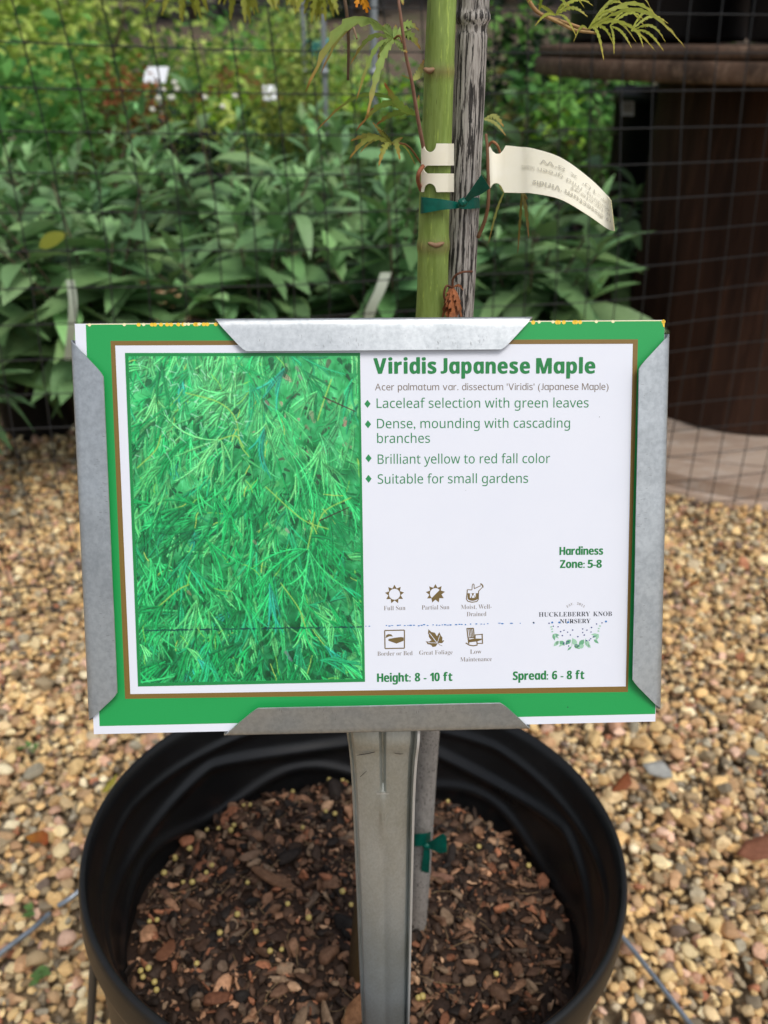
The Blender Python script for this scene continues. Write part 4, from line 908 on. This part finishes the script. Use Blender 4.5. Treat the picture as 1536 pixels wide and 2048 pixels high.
# ------------------------------------------------------------------ leafy shrubs
def leaf_template(nl=6, wd=.16, fold=.25, arch=.25):
    V, F = [], []
    for i in range(nl + 1):
        t = i / nl; w_ = wd * (math.sin(math.pi * t ** .85) ** .75) if 0 < t < 1 else .004; z = -arch * t * t + .06 * t
        V += [(t, -w_, z + fold * w_), (t, 0, z), (t, w_, z + fold * w_)]
        if i:
            b = (i - 1) * 3
            for k in (0, 1): F += [(b + k, b + k + 1, b + k + 4, b + k + 3)]
    return np.array(V), np.array(F)
LT = [leaf_template(6, w_, .35, a) for w_, a in ((.15, .20), (.175, .42), (.16, .66))]
def leafmats(yaw, pit, rol): return rotz(yaw) @ roty(-pit) @ rotx(rol)
BUSHES = []
def bush(x, y, ht, rad, nst, label, L=.15, col=(122, 158, 120), seed=0, low=.42, name='butterfly_bush', group=None):
    g = np.random.default_rng(seed + 100); b = empty(name, (x, y, 0), label, 'shrub', group); O, Y_, P_, R_, S_, C_, K_ = [], [], [], [], [], [], []; sv = []
    base = np.array(lin(*col))
    for s in range(nst):
        a = g.uniform(0, 6.28); r = rad * math.sqrt(g.uniform(.02, 1)); h = ht * (1 - .26 * (r / rad) ** 2) * g.uniform(.74, 1.08)
        P = smoothline([(0.02 * math.cos(a), .02 * math.sin(a), .28), (.45 * r * math.cos(a), .45 * r * math.sin(a), .28 + (h - .28) * .5), (r * math.cos(a), r * math.sin(a), h)], 14)
        sv.append(tube(P, np.linspace(.0042, .002, 14), 5, False)); n = int(g.integers(6, 9)) if low > .2 else int(g.integers(8, 11)); y0 = g.uniform(0, 6.28)
        for kx in range(n):
            f = kx / (n - 1); t = low + (1 - low) * f; ix = t * 13; i0 = min(int(ix), 12); p = P[i0] + (P[i0 + 1] - P[i0]) * (ix - i0); sz = L * (1.0 - .62 * f ** 2.2) * g.uniform(.62, 1.22)
            for side in (0, 1):
                O.append(p); Y_.append(y0 + kx * 1.57 + side * math.pi + g.normal(0, .25)); P_.append(g.normal(.12 + .75 * f ** 3, .22)); R_.append(g.normal(0, .3)); S_.append(sz)
                C_.append(base * g.uniform(.55, 1.2) * (.9 if g.uniform() < .9 else 1.5) * np.array([g.uniform(.88, 1.12), 1, g.uniform(.88, 1.1)])); K_.append(g.integers(3))
        for q_ in range(3):
            O.append(P[-1]); Y_.append(g.uniform(0, 6.28)); P_.append(g.uniform(.7, 1.3)); R_.append(0); S_.append(L * .3); C_.append(base * 1.25); K_.append(0)
    O, Y_, P_, R_, S_, C_, K_ = map(np.array, (O, Y_, P_, R_, S_, C_, K_)); parts = []
    for k in range(3):
        m = K_ == k
        if m.any(): parts.append(inst(*LT[k], O[m], leafmats(Y_[m], P_[m], R_[m]), S_[m], C_[m]))
    V, F, C = mesh_join(parts); mk('foliage', V, F, M_bush, b, col=C)
    V, F, _ = mesh_join([(v, f, (0, 0, 0)) for v, f in sv]); mk('stem', V, F, M_wood, b)
    return b
HG = 'grey-green bushes in the nursery rows behind the net fence'
HL = 'grey-green long-leaved bush in the dense nursery rows behind the black net fence'
def npot(x, y, r, h, label, group=None, name='nursery_pot'):
    o = empty(name, (x, y, 0), label, 'pot', group); t_ = np.linspace(0, 2 * np.pi, 40, endpoint=False); prof = [(r * .82, 0), (r * .97, h - .03), (r * 1.03, h - .03), (r * 1.03, h), (r * .97, h), (r * .95, h - .05)]
    V = np.concatenate([np.stack([a * np.cos(t_), a * np.sin(t_), np.full(40, z)], 1) for a, z in prof]); j = np.arange(40); k = (j + 1) % 40
    F = np.concatenate([np.stack([i * 40 + j, i * 40 + k, (i + 1) * 40 + k, (i + 1) * 40 + j], 1) for i in range(len(prof) - 1)])
    mk('wall', V, F, M_potdust, o)
    V = np.concatenate([[(0, 0, h - .035)], np.stack([r * .95 * np.cos(t_), r * .95 * np.sin(t_), np.full(40, h - .045)], 1)]); mk('potting_mix', V, [(0, 1 + i, 1 + (i + 1) % 40) for i in range(40)], M_soil, o); return o
ROW = [(-1.00, 1.98, .82, .27, 16), (-.66, 1.98, .72, .25, 15), (-.30, 2.03, .72, .25, 15), (.03, 1.95, .70, .24, 14), (.36, 2.08, .66, .24, 15),
       (-1.28, 2.5, .86, .27, 15), (-.84, 2.48, .78, .27, 15), (-.44, 2.52, .77, .26, 15), (-.06, 2.46, .77, .26, 15), (.30, 2.55, .74, .26, 15), (.66, 2.62, .66, .25, 12),
       (-1.1, 3.05, .84, .3, 14), (-.62, 3.1, .78, .3, 14), (-.15, 3.05, .80, .3, 14), (.32, 3.15, .84, .28, 14), (-1.65, 2.9, .9, .3, 14)]
for i, (x, y, h, r, n) in enumerate(ROW):
    lab = {0: 'grey-green long-leaved bush at the left end of the front row behind the net', 4: 'grey-green long-leaved bush right of the bamboo cane, behind the strap tag', 3: 'grey-green long-leaved bush directly behind the maple trunk in the front row'}.get(i, HL)
    bush(x, y, h + (.06 if y < 2.8 else .04), r, n - 5, lab, seed=i, group=HG, col=(134, 174, 116) if i % 3 else (114, 158, 100), low=.05 if i < 5 else .3, L=.235 if i < 5 else .20)
    npot(x, y + (.34 if i in (0, 1) else .08), .12, .22, 'black nursery pot under the grey-green bushes behind the net fence', 'black pots under the bushes')
bush(-1.0, 1.78, .50, .22, 12, 'low drooping grey-green foliage at the left edge beside the sign', seed=77, group=HG, col=(112, 150, 104), low=.0, L=.19)
# yellowed leaf caught on the front row
V, F = leaf_template(6, .3, .2, .1); o = mk('yellow_leaf', V * .058, F, M_shrub, col=flash((140, 146, 50))); o.location = at(78, 495, Y=1.62); o.rotation_euler = (R(40), R(-24), R(15))
tag(o, 'single yellow leaf lying on the bushes at the left', 'leaf')

def shrub(name, x, y, z0, rx, ry, rz, n, L, cols, label, seed, wd=.3, cat='shrub', group=None, trunk=None, clump=26, mtl=None, tr=.03):
    """crown of many small leaves gathered in clumps; uneven outline"""
    g = np.random.default_rng(seed + 500); b = empty(name, (x, y, z0), label, cat, group); tv, tf = leaf_template(2, wd, .2, .3)
    cc = g.normal(size=(clump, 3)); cc /= np.linalg.norm(cc, axis=1)[:, None]; cc *= g.uniform(.35, .95, (clump, 1)); cc[:, 2] = cc[:, 2] * .9
    ci = g.integers(0, clump, n); n = int(n * 1.5); L = L * .8; ci = g.integers(0, clump, n); O = cc[ci] + g.normal(0, .20, (n, 3)); O = O * np.array([rx, ry, rz]) + np.array([0, 0, rz + (trunk or 0)])
    O[:, 2] = np.maximum(O[:, 2], .02)
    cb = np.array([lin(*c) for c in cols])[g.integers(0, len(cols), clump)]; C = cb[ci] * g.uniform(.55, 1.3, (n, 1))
    V, F, C = inst(tv, tf, O, leafmats(g.uniform(0, 6.28, n), g.normal(.1, .5, n), g.normal(0, .6, n)), L * g.uniform(.6, 1.3, n), C)
    mk('crown' if cat == 'tree' else 'foliage', V, F, mtl or M_shrub, b, col=C); parts = []
    h = rz + (trunk or 0)
    parts.append(tube(smoothline([(0, 0, -.1), (.02 * rx, 0, h * .5), (.05 * rx, .03, h * 1.2)], 10), np.linspace(tr, tr * .5, 10), 8))
    for k in range(5):
        e = cc[k % clump] * np.array([rx, ry, rz]) * .8 + np.array([0, 0, h]); parts.append(tube(smoothline([(0, 0, h * .35), (e[0] * .4, e[1] * .4, h * .6), tuple(e)], 8), np.linspace(tr * .6, tr * .2, 8), 6))
    V, F, _ = mesh_join([(v, f, (0, 0, 0)) for v, f in parts]); mk('trunk' if cat == 'tree' else 'stem', V, F, M_wood, b); return b
MID = [(104, 162, 78), (124, 178, 86), (80, 134, 66)]; YG = [(196, 218, 112), (216, 230, 130), (172, 200, 98), (140, 180, 88)]; LIME = [(178, 214, 70), (160, 204, 62)]
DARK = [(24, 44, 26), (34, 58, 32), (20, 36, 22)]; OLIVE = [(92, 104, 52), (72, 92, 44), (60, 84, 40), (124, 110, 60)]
shrub('leafy_shrub', -1.62, 3.6, 0, .5, .5, .60, 2400, .085, MID, 'bright green leafy shrub at the far left behind the grey-green bushes', 1)
shrub('leafy_shrub', -1.95, 4.6, 0, .7, .5, .74, 2600, .085, YG + MID, 'yellow-green shrub at the top left corner', 2)
shrub('red_shrub', -1.32, 4.7, .42, .26, .25, .28, 1500, .05, [(166, 100, 62), (178, 116, 74), (140, 92, 60), (120, 104, 60)], 'rusty orange-red shrub behind the bushes at the left', 3)
shrub('feathery_shrub', -1.14, 3.85, 0, .24, .25, .42, 1300, .05, [(120, 132, 60), (100, 110, 54), (72, 78, 40)], 'olive feathery shrub in front of the rusty red one', 4, wd=.12)
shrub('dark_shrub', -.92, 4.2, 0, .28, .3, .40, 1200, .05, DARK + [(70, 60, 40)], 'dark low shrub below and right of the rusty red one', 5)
rose = shrub('rose_bush', -.62, 4.15, 0, .40, .3, .39, 1600, .055, [(72, 104, 54), (54, 88, 44), (94, 122, 62)], 'dark green rose bush dotted with white blooms', 6)
g = np.random.default_rng(3); pvv, pff = ico(2)
for px, py in ((354, 177), (349, 165), (345, 195), (317, 197), (341, 196), (410, 195), (305, 219), (445, 213), (326, 180), (470, 192)):
    p = at(px, py, Y=3.83) - np.array([-.62, 4.15, 0]); V = pvv * np.array([.012, .010, .010]) * (1 + .2 * np.sin(pvv[:, :1] * 7 + pvv[:, 1:2] * 9)); mk('rose_bloom', V + p, pff, M_petal, rose)
shrub('lime_hosta', -.92, 5.6, 0, .36, .3, .45, 900, .11, LIME + YG, 'lime yellow clump of broad leaves in the middle distance', 7)
shrub('leafy_shrub', -.4, 6.2, 0, .6, .45, .50, 1900, .08, YG, 'yellow-green mound in the middle distance behind the white roses', 8)
shrub('leafy_shrub', -1.35, 6.8, 0, .8, .5, .58, 2200, .09, MID + YG, 'fresh green mound under the brown slope at the left', 9)
shrub('conical_shrub', -.55, 7.4, 0, .30, .3, .60, 1300, .06, [(58, 104, 58), (48, 90, 50)], 'dark blue-green pointed shrub in the middle distance', 10)
shrub('weeping_maple', -2.1, 6.2, 0, 1.0, .7, .95, 3600, .09, YG, 'yellow-green spreading maple at the upper left', 11, cat='tree', trunk=.35, tr=.04)
shrub('weeping_maple', -.46, 5.2, 0, .28, .26, .52, 1500, .07, [(138, 152, 70), (158, 168, 74), (114, 132, 60)], 'olive feathery maple left of the grey posts', 12, cat='tree', trunk=.12, wd=.14, tr=.02)
shrub('leafy_shrub', .02, 4.4, 0, .45, .35, .40, 1500, .075, [(88, 122, 72), (108, 142, 74)], 'green shrub right behind the maple leaves left of the trunk', 13)
shrub('red_shrub', -.95, 6.0, .35, .3, .25, .3, 900, .06, [(176, 128, 84), (160, 110, 72), (150, 140, 80)], 'faded rusty shrub in the middle distance left of centre', 27)
shrub('lime_shrub', -.14, 5.4, 0, .30, .2, .44, 600, .1, LIME, 'lime green leaves glowing between the grey posts', 14)
shrub('lime_shrub', .74, 4.2, .0, .20, .2, .50, 620, .1, LIME + MID, 'lime green leaves beside the left edge of the wooden spool', 15)
shrub('leafy_shrub', .62, 3.7, 0, .36, .3, .42, 1800, .06, OLIVE, 'glossy olive shrub in the gap between bamboo and spool', 16)
shrub('leafy_shrub', .95, 4.5, 0, .45, .3, .43, 1600, .085, MID, 'mid green broad-leaved shrub under the spool top in the gap', 17)
shrub('leafy_shrub', .38, 5.1, 0, .45, .35, .5, 1600, .07, MID + OLIVE, 'green shrub beyond the bamboo top', 18)
shrub('leafy_shrub', -1.9, 8.2, 0, 1.3, .6, .66, 2600, .11, YG + MID, 'wide light green bank of foliage below the brown slope at the left', 22)
shrub('leafy_shrub', .3, 8.0, 0, 1.0, .6, .50, 2000, .1, MID + YG, 'mid green low bank of foliage far behind the maple trunk', 23)
shrub('weeping_maple', -1.05, 9.2, .1, .8, .6, .60, 2200, .09, YG, 'yellow-green dome of a maple just below the dark evergreens', 24, cat='tree', trunk=.28, tr=.03)
shrub('leafy_shrub', .82, 5.6, 0, .5, .4, .62, 1900, .09, MID + DARK, 'taller dark green shrub in the gap left of the spool top', 25)
shrub('leafy_shrub', 1.6, 6.0, 0, .9, .5, .66, 1900, .1, MID + DARK, 'dark green shrub hidden mostly behind the spool', 26)
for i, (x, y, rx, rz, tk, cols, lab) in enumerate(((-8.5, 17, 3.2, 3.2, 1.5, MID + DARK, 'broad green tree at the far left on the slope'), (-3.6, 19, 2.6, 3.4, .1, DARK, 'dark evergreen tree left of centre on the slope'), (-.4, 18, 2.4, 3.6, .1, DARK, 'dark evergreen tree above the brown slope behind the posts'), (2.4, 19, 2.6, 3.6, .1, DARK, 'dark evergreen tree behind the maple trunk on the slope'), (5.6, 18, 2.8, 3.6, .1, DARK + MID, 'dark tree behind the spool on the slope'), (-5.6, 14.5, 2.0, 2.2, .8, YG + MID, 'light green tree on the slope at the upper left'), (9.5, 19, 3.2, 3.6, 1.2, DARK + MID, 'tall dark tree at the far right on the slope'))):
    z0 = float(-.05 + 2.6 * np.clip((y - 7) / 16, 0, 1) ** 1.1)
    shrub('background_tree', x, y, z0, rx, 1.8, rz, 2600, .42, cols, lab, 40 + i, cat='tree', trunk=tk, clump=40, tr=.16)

# ------------------------------------------------------------------ distant small things
def post(px, Yp, r, h, label):
    p = at(px, 100, Y=Yp); o = empty('metal_post', (p[0], Yp, 0), label, 'post', 'grey posts in the middle distance')
    V, F = tube([(0, 0, -.1), (0, 0, h * .3), (0, 0, h * .7), (0, 0, h)], r, 12); mk('tube', V, F, M_steelpost, o)
    V, F = tube([(0, 0, h - .001), (0, 0, h + .02)], r * 1.35, 12); mk('cap', V, F, M_steelpost, o)
    V, F = tube([(0, 0, .9), (0, 0, .93)], r * 1.5, 12); mk('collar', V, F, M_steelpost, o)
post(648, 4.9, .014, 2.3, 'slim grey metal post left of the dangling maple leaf'); post(748, 4.5, .017, 2.4, 'thicker grey metal post behind the dangling maple leaf'); post(608, 7.5, .018, 2.3, 'distant grey metal post nearest the olive feathery maple')
def gsign(px, py, Yp, wd, ht, tilt, rz, label):
    p = at(px, py, Y=Yp); o = empty('garden_sign', (p[0], p[1], 0), label, 'sign', 'white plant signs in the distance'); o.rotation_euler = (0, 0, rz); z = p[2]
    c, s = math.cos(tilt), math.sin(tilt); V = []
    for dn in (0, -.003):
        for u_, v_ in ((-1, -1), (1, -1), (1, 1), (-1, 1)): V.append((u_ * wd / 2, v_ * ht / 2 * s + dn * c, z + v_ * ht / 2 * c - dn * s))
    mk('card', V, [(0, 1, 2, 3), (7, 6, 5, 4), (0, 4, 5, 1), (1, 5, 6, 2), (2, 6, 7, 3), (3, 7, 4, 0)], M_white, o, smooth=False)
    V, F = tube([(0, .008, -.05), (0, .008, z * .5), (0, .008, z - ht * .3)], .008, 8); mk('stake', V, F, M_steelpost, o)
gsign(312, 150, 5.0, .125, .095, R(40), R(-12), 'white plant sign above the rose bush, the larger one'); gsign(539, 186, 5.6, .075, .09, R(30), R(8), 'small white plant sign right of the rose bush')
p = at(640, 108, Y=9); tub = empty('plastic_tub', (p[0], 9, .32), 'turquoise plastic tub on the brown slope behind the left post', 'tub')
t_ = np.linspace(0, 6.283, 24, endpoint=False); V = np.concatenate([np.stack([a * np.cos(t_), a * np.sin(t_), np.full(24, z)], 1) for a, z in ((.10, 0), (.14, .22), (.13, .22), (.1, .05))]) + np.array([0, 0, p[2] - .32 - .1]); j = np.arange(24); k = (j + 1) % 24
mk('wall', V, np.concatenate([np.stack([i * 24 + j, i * 24 + k, (i + 1) * 24 + k, (i + 1) * 24 + j], 1) for i in range(3)]), M_teal, tub)
def plabel(pts, wd, label):
    P = np.array([at(px, py, Y=Yp) for px, py, Yp in pts]); o = empty('plant_label', tuple(P[0]), label, 'plant label', 'pale plant labels among the bushes'); Q = smoothline(P, 16) - P[0]
    ribbon('strip', Q - np.array([wd / 2, 0, 0]), Q + np.array([wd / 2, 0, 0]), M_label, o, .0006)
plabel([(772, 545, 1.62), (760, 580, 1.6), (740, 625, 1.59), (728, 690, 1.6)], .020, 'pale curled plant label sticking out of the bushes left of the trunk')
plabel([(140, 560, 1.60), (146, 600, 1.58), (144, 650, 1.57), (136, 720, 1.58)], .016, 'pale curled plant label among the bushes at the upper left of the card')

# ------------------------------------------------------------------ net fence
def fpt(u, z):
    """u along the fence in metres from its left, z height; slack makes it wavy"""
    x = -1.9 + u; y = 1.34 + (x + .6) * .27 + .018 * math.sin(u * 4.2 + z * 3) + .012 * math.sin(u * 9.1 - z * 7)
    return (x + .010 * math.sin(z * 6 + u * 2) - .02 * (z - .6), y, z + .012 * math.sin(u * 2.3 + 1) - .022 * (u - 1.2))
net = empty('net_fence', (-1.9, 1.0, 0), 'black plastic mesh fence strung between the pot and the bushes', 'fence'); NO = np.array([-1.9, 1.0, 0])
CELL = .058; nu, nz = 70, 29; nparts = []
cutz = .05
for i in range(nu + 1):
    P = [fpt(i * CELL, cutz + k * CELL) for k in range(nz)]; V, F = tube(np.array(P) - NO, .00115, 4, False); nparts.append((V, F, (0, 0, 0)))
for k in range(nz):
    P = [fpt(i * CELL * .5, cutz + k * CELL) for i in range(nu * 2 + 1)]; V, F = tube(np.array(P) - NO, .00105, 4, False); nparts.append((V, F, (0, 0, 0)))
kv, kf = ico(1); kv4 = None
V, F, _ = mesh_join(nparts); mk('mesh', V, F, M_net, net)
KO = np.array([fpt(i * CELL, cutz + k * CELL) for i in range(nu + 1) for k in range(nz)]) - NO
Vk, Fk, _ = inst(kv, kf, KO, rotz(np.zeros(len(KO))), np.full((len(KO), 3), .0024)); mk('joint', Vk, Fk, M_net, net)['kind'] = 'stuff'
for u in (.15, 3.75):
    x, y, z = fpt(u, 0); V, F = tube(np.array([(x, y + .02, -.2), (x, y + .02, .8), (x, y + .02, 1.75)]) - NO, .016, 12); mk('post', V, F, M_wood, net)

# ------------------------------------------------------------------ cable spool table with pots
SPC = Vector((1.04, 2.42, 0)); SPM = Matrix.Translation(SPC) @ Matrix.Rotation(R(1.6), 4, 'X')
spool = empty('cable_spool', None, 'big wooden cable spool standing on the gravel as a table', 'table', mat=SPM)
def disc(name, r, z0, z1, m, nseg=120, bev=.006):
    t_ = np.linspace(0, 2 * np.pi, nseg, endpoint=False); rj = r * (1 + .003 * np.sin(t_ * 7)); prof = [(0.001, z0), (1 - bev / r, z0), (1, z0 + bev), (1, z1 - bev), (1 - bev / r, z1), (.001, z1)]
    V = np.concatenate([np.stack([a * rj * np.cos(t_), a * rj * np.sin(t_), np.full(nseg, z)], 1) for a, z in prof]); j = np.arange(nseg); k = (j + 1) % nseg
    return mk(name, V, np.concatenate([np.stack([i * nseg + j, i * nseg + k, (i + 1) * nseg + k, (i + 1) * nseg + j], 1) for i in range(5)]), m, spool, smooth=False)
disc('top_flange', .655, .918, .958, M_spool); disc('top_flange', .648, .960, .984, M_spool)['label'] = 'thinner upper layer of the top'
disc('bottom_flange', .655, .006, .044, M_flange); pw = .118
for k in range(11):
    ya, yb = -.649 + k * pw + .002, min(-.649 + (k + 1) * pw - .002, .648); top_ = []
    if ya >= .645: continue
    ys = np.linspace(ya, yb, 9); P = [(math.sqrt(max(.648 ** 2 - y * y, 1e-5)), y) for y in ys] + [(-math.sqrt(max(.648 ** 2 - y * y, 1e-5)), y) for y in ys[::-1]]
    ca, sa = math.cos(R(-14)), math.sin(R(-14)); P = [(x * ca - y * sa, x * sa + y * ca) for x, y in P]; n2 = len(P); zt = .080 + .003 * math.sin(k * 2.3)
    V = [(x, y, zt) for x, y in P] + [(x, y, .046) for x, y in P]
    mk('flange_plank', V, [tuple(range(n2)), tuple(range(2 * n2 - 1, n2 - 1, -1))] + [(i, i + n2, (i + 1) % n2 + n2, (i + 1) % n2) for i in range(n2)], M_flange, spool, smooth=False)
nst = 26
for i in range(nst):
    a0, a1 = 2 * math.pi * (i + .006) / nst, 2 * math.pi * (i + .994) / nst; V = []
    for z in (.083, .917):
        for rr in (.30, .335):
            for a in np.linspace(a0, a1, 4): V.append((rr * math.cos(a), rr * math.sin(a), z))
    F = []
    for k in range(3): F += [(4 + k, 5 + k, 13 + k, 12 + k), (k + 1, k, 8 + k, 9 + k)]
    F += [(0, 4, 12, 8), (7, 3, 11, 15)]
    mk('stave', V, F, M_stave, spool, smooth=False)
def bigpot(x, y, r, h, label, lz):
    o = empty('nursery_pot', (x, y, lz), label, 'pot'); t_ = np.linspace(0, 2 * np.pi, 64, endpoint=False); prof = [(.01, 0), (r * .86, 0), (r * .88, .01), (r * .97, h - .05), (r * 1.02, h - .05), (r * 1.02, h), (r * .96, h), (r * .94, h - .08), (.01, h - .07)]
    V = np.concatenate([np.stack([a * np.cos(t_), a * np.sin(t_), np.full(64, z)], 1) for a, z in prof]); j = np.arange(64); k = (j + 1) % 64
    mk('wall', V, np.concatenate([np.stack([i * 64 + j, i * 64 + k, (i + 1) * 64 + k, (i + 1) * 64 + j], 1) for i in range(8)]), M_potdust, o); return o
bigpot(1.13, 2.28, .30, .42, 'large black pot standing on the spool at the right edge', .988)
bigpot(.76, 2.72, .27, .40, 'black pot standing at the back left of the spool top', .996)
# dark pot with a white barcode label behind the spool
lp_ = at(1300, 250, Y=2.95); dp = bigpot(lp_[0] + .035, 3.1, .118, .46, 'dark nursery pot with a white barcode label behind the spool', .42)
st_ = empty('wooden_crate', (lp_[0] + .02, 3.1, 0), 'dark crate under the labelled pot behind the spool', 'crate')
for z in (.03, .15, .27, .385):
    for sx, sy, dx, dy in ((.36, .02, 0, -.17), (.36, .02, 0, .17), (.02, .318, -.17, 0), (.02, .318, .17, 0)):
        V = [(dx + a * sx / 2, dy + b * sy / 2, z + c * .035) for a in (-1, 1) for b in (-1, 1) for c in (-1, 1)]; mk('slat', V, [(0, 1, 3, 2), (4, 6, 7, 5), (0, 4, 5, 1), (2, 3, 7, 6), (0, 2, 6, 4), (1, 5, 7, 3)], M_stave, st_, smooth=False)
V = [at(1241, 203, Y=2.93), at(1268, 203, Y=2.935), at(1268, 232, Y=2.935), at(1241, 232, Y=2.93)]; V = [v - np.array(dp.location) for v in V]
lb = mk('label', V, [(3, 2, 1, 0)], M_white, dp, smooth=False)
bars = []
for x0, x1 in ((1247, 1249), (1251, 1254), (1257, 1258.5), (1260, 1263)):
    bars += [at(x0, 206, Y=2.929), at(x1, 206, Y=2.929), at(x1, 224, Y=2.929), at(x0, 224, Y=2.929)]
mk('barcode', [v - np.array(dp.location) for v in bars], [(i * 4 + 3, i * 4 + 2, i * 4 + 1, i * 4) for i in range(4)], M_capt, lb, smooth=False)
shrub('dark_shrub', .78, 2.95, 0, .26, .22, .30, 900, .06, DARK, 'shrub with shade put into its dark leaf colour, low beside the spool drum', 21)  # near-black leaf colours paint in the shade beneath the bushes here

# ------------------------------------------------------------------ things lying on the gravel
def rod(name, pts, r, m, label, group):
    P = smoothline(pts, 24); o = empty(name, tuple(P[0]), label, 'wire', group); V, F = tube(P - P[0], r, 10); mk('rod', V, F, m, o); return o
RG = 'wire stays around the pot'
rod('wire_stay', [at(-60, 1965, z=.028), at(0, 1908, z=.03), at(60, 1862, z=.028), at(100, 1826, z=.022)], .0034, M_wire, 'blue-grey steel wire lying on the gravel at the lower left, its longer visible length', RG)
rod('wire_stay', [at(117, 1812, z=.022), at(140, 1797, z=.028), at(165, 1778, z=.03), at(215, 1745, z=.026)], .0034, M_wire, 'short blue-grey wire end poking out of the gravel against the left of the pot', RG)
rod('wire_stay', [at(1225, 1850, z=.04), at(1270, 1905, z=.036), at(1330, 1982, z=.032), at(1390, 2062, z=.028)], .0030, M_wire, 'blue-grey steel wire running down the gravel to the right of the pot', RG)
rod('wire_stay', [at(191, 1895, z=.33), at(186, 1960, z=.26), at(182, 2030, z=.17), at(177, 2090, z=.08), at(172, 2150, z=-.02)], .0036, M_wiredark, 'dark upright wire close beside the left wall of the pot', RG)
rod('wire_stay', [at(1187, 1955, z=.285), at(1178, 2005, z=.225), at(1166, 2048, z=.16), at(1152, 2100, z=.08), at(1136, 2160, z=-.02)], .0040, M_wire, 'bright upright wire close beside the right wall of the pot', RG)

def gleaf(px, py, poly, c0, c1, label, rz=0, m=M_dry, name='fallen_leaf', th_=.0006, cat='leaf', up=.008):
    p = at(px, py, z=.022); bm = bmesh.new(); vs = []
    for (x, y) in poly: vs.append(bm.verts.new((x, y, up * math.sin(x * 60) + .5 * abs(y) * .4)))
    bm.faces.new(vs); bmesh.ops.triangulate(bm, faces=bm.faces[:]); bmesh.ops.subdivide_edges(bm, edges=bm.edges[:], cuts=2, use_grid_fill=True)
    V = np.array([v.co[:] for v in bm.verts]); F = [tuple(v.index for v in f.verts) for f in bm.faces]; bm.verts.index_update(); F = [tuple(v.index for v in f.verts) for f in bm.faces]; bm.free()
    t = np.clip((V[:, :1] - V[:, 0].min()) / np.ptp(V[:, 0]), 0, 1); C = np.array(lin(*c0)) * (1 - t) + np.array(lin(*c1)) * t
    o = mk(name, V, F, m, col=C, smooth=True); o.location = p + np.array([0, 0, .010]); o.rotation_euler = (R(8), R(-6), rz)
    md = o.modifiers.new('s', 'SOLIDIFY'); md.thickness = th_; return tag(o, label, cat)
gleaf(76, 1690, [(-.022, .010), (-.006, .012), (.008, .010), (.018, .002), (.024, -.014), (.020, -.018), (.008, -.008), (-.008, -.002)], (190, 130, 40), (172, 84, 40), 'orange and yellow fallen leaf on the gravel left of the pot')
gleaf(1240, 1582, [(-.018, -.006), (.006, .014), (.014, .016), (.015, -.004), (.004, -.010)], (176, 104, 62), (150, 84, 46), 'rusty brown fallen leaf on the gravel right of the pot rim')
gleaf(1515, 1712, [(-.028, .002), (-.012, .016), (.01, .016), (.03, .02), (.028, -.012), (.006, -.016), (-.014, -.012)], (170, 112, 84), (156, 104, 80), 'dull pink-brown fallen leaf at the right edge on the gravel')
gleaf(222, 1582, [(-.012, -.008), (-.004, .008), (.010, .014), (.008, .0), (.0, -.012)], (196, 184, 70), (168, 160, 60), 'small yellow fallen leaf on the gravel left of the pot rim')
gleaf(1312, 1556, [(-.018, .013), (.010, .016), (.019, -.001), (.018, -.012), (.006, -.013), (-.012, -.003)], (170, 172, 160), (176, 176, 166), 'pale grey flat slate chip on the gravel beside the rusty leaf', 0, M_slate, 'slate_chip', .004, 'stone', 0)
gleaf(112, 1340, [(-.012, .006), (.0, .012), (.016, .002), (.010, -.010), (-.008, -.008)], (150, 108, 64), (130, 92, 54), 'brown fallen leaf on the gravel beside the lower left of the sign')
gleaf(1380, 1180, [(-.018, -.006), (-.002, .006), (.016, .010), (.012, -.004)], (150, 96, 50), (168, 110, 54), 'small brown leaf on the gravel in front of the spool')
def weed(px, py, n, s, label, seed):
    g = np.random.default_rng(seed); p = at(px, py, z=.02); o = empty('weed_seedling', tuple(p), label, 'weed', 'small weeds in the gravel'); tv, tf = leaf_template(4, .34, .2, .4)
    V, F, C = inst(tv, tf, np.tile([[0, 0, .008]], (n, 1)) + g.normal(0, .004, (n, 3)), leafmats(g.uniform(0, 6.28, n), g.uniform(.2, .9, n), g.normal(0, .3, n)), s * g.uniform(.7, 1.2, n), np.array(lin(112, 150, 86)) * g.uniform(.8, 1.2, (n, 1)))
    mk('leaves', V, F, M_shrub, o, col=C); V, F = tube([(0, 0, -.01), (0, 0, .004), (0, 0, .012)], .0008, 5); mk('stem', V, F, M_wood, o)
weed(86, 1962, 9, .012, 'tiny green weed seedling in the gravel at the lower left corner', 1); weed(66, 1834, 7, .011, 'tiny green weed seedling just above the blue-grey wire at the left', 2); weed(58, 1502, 8, .011, 'tiny green weed seedling in the gravel at the left edge', 3)
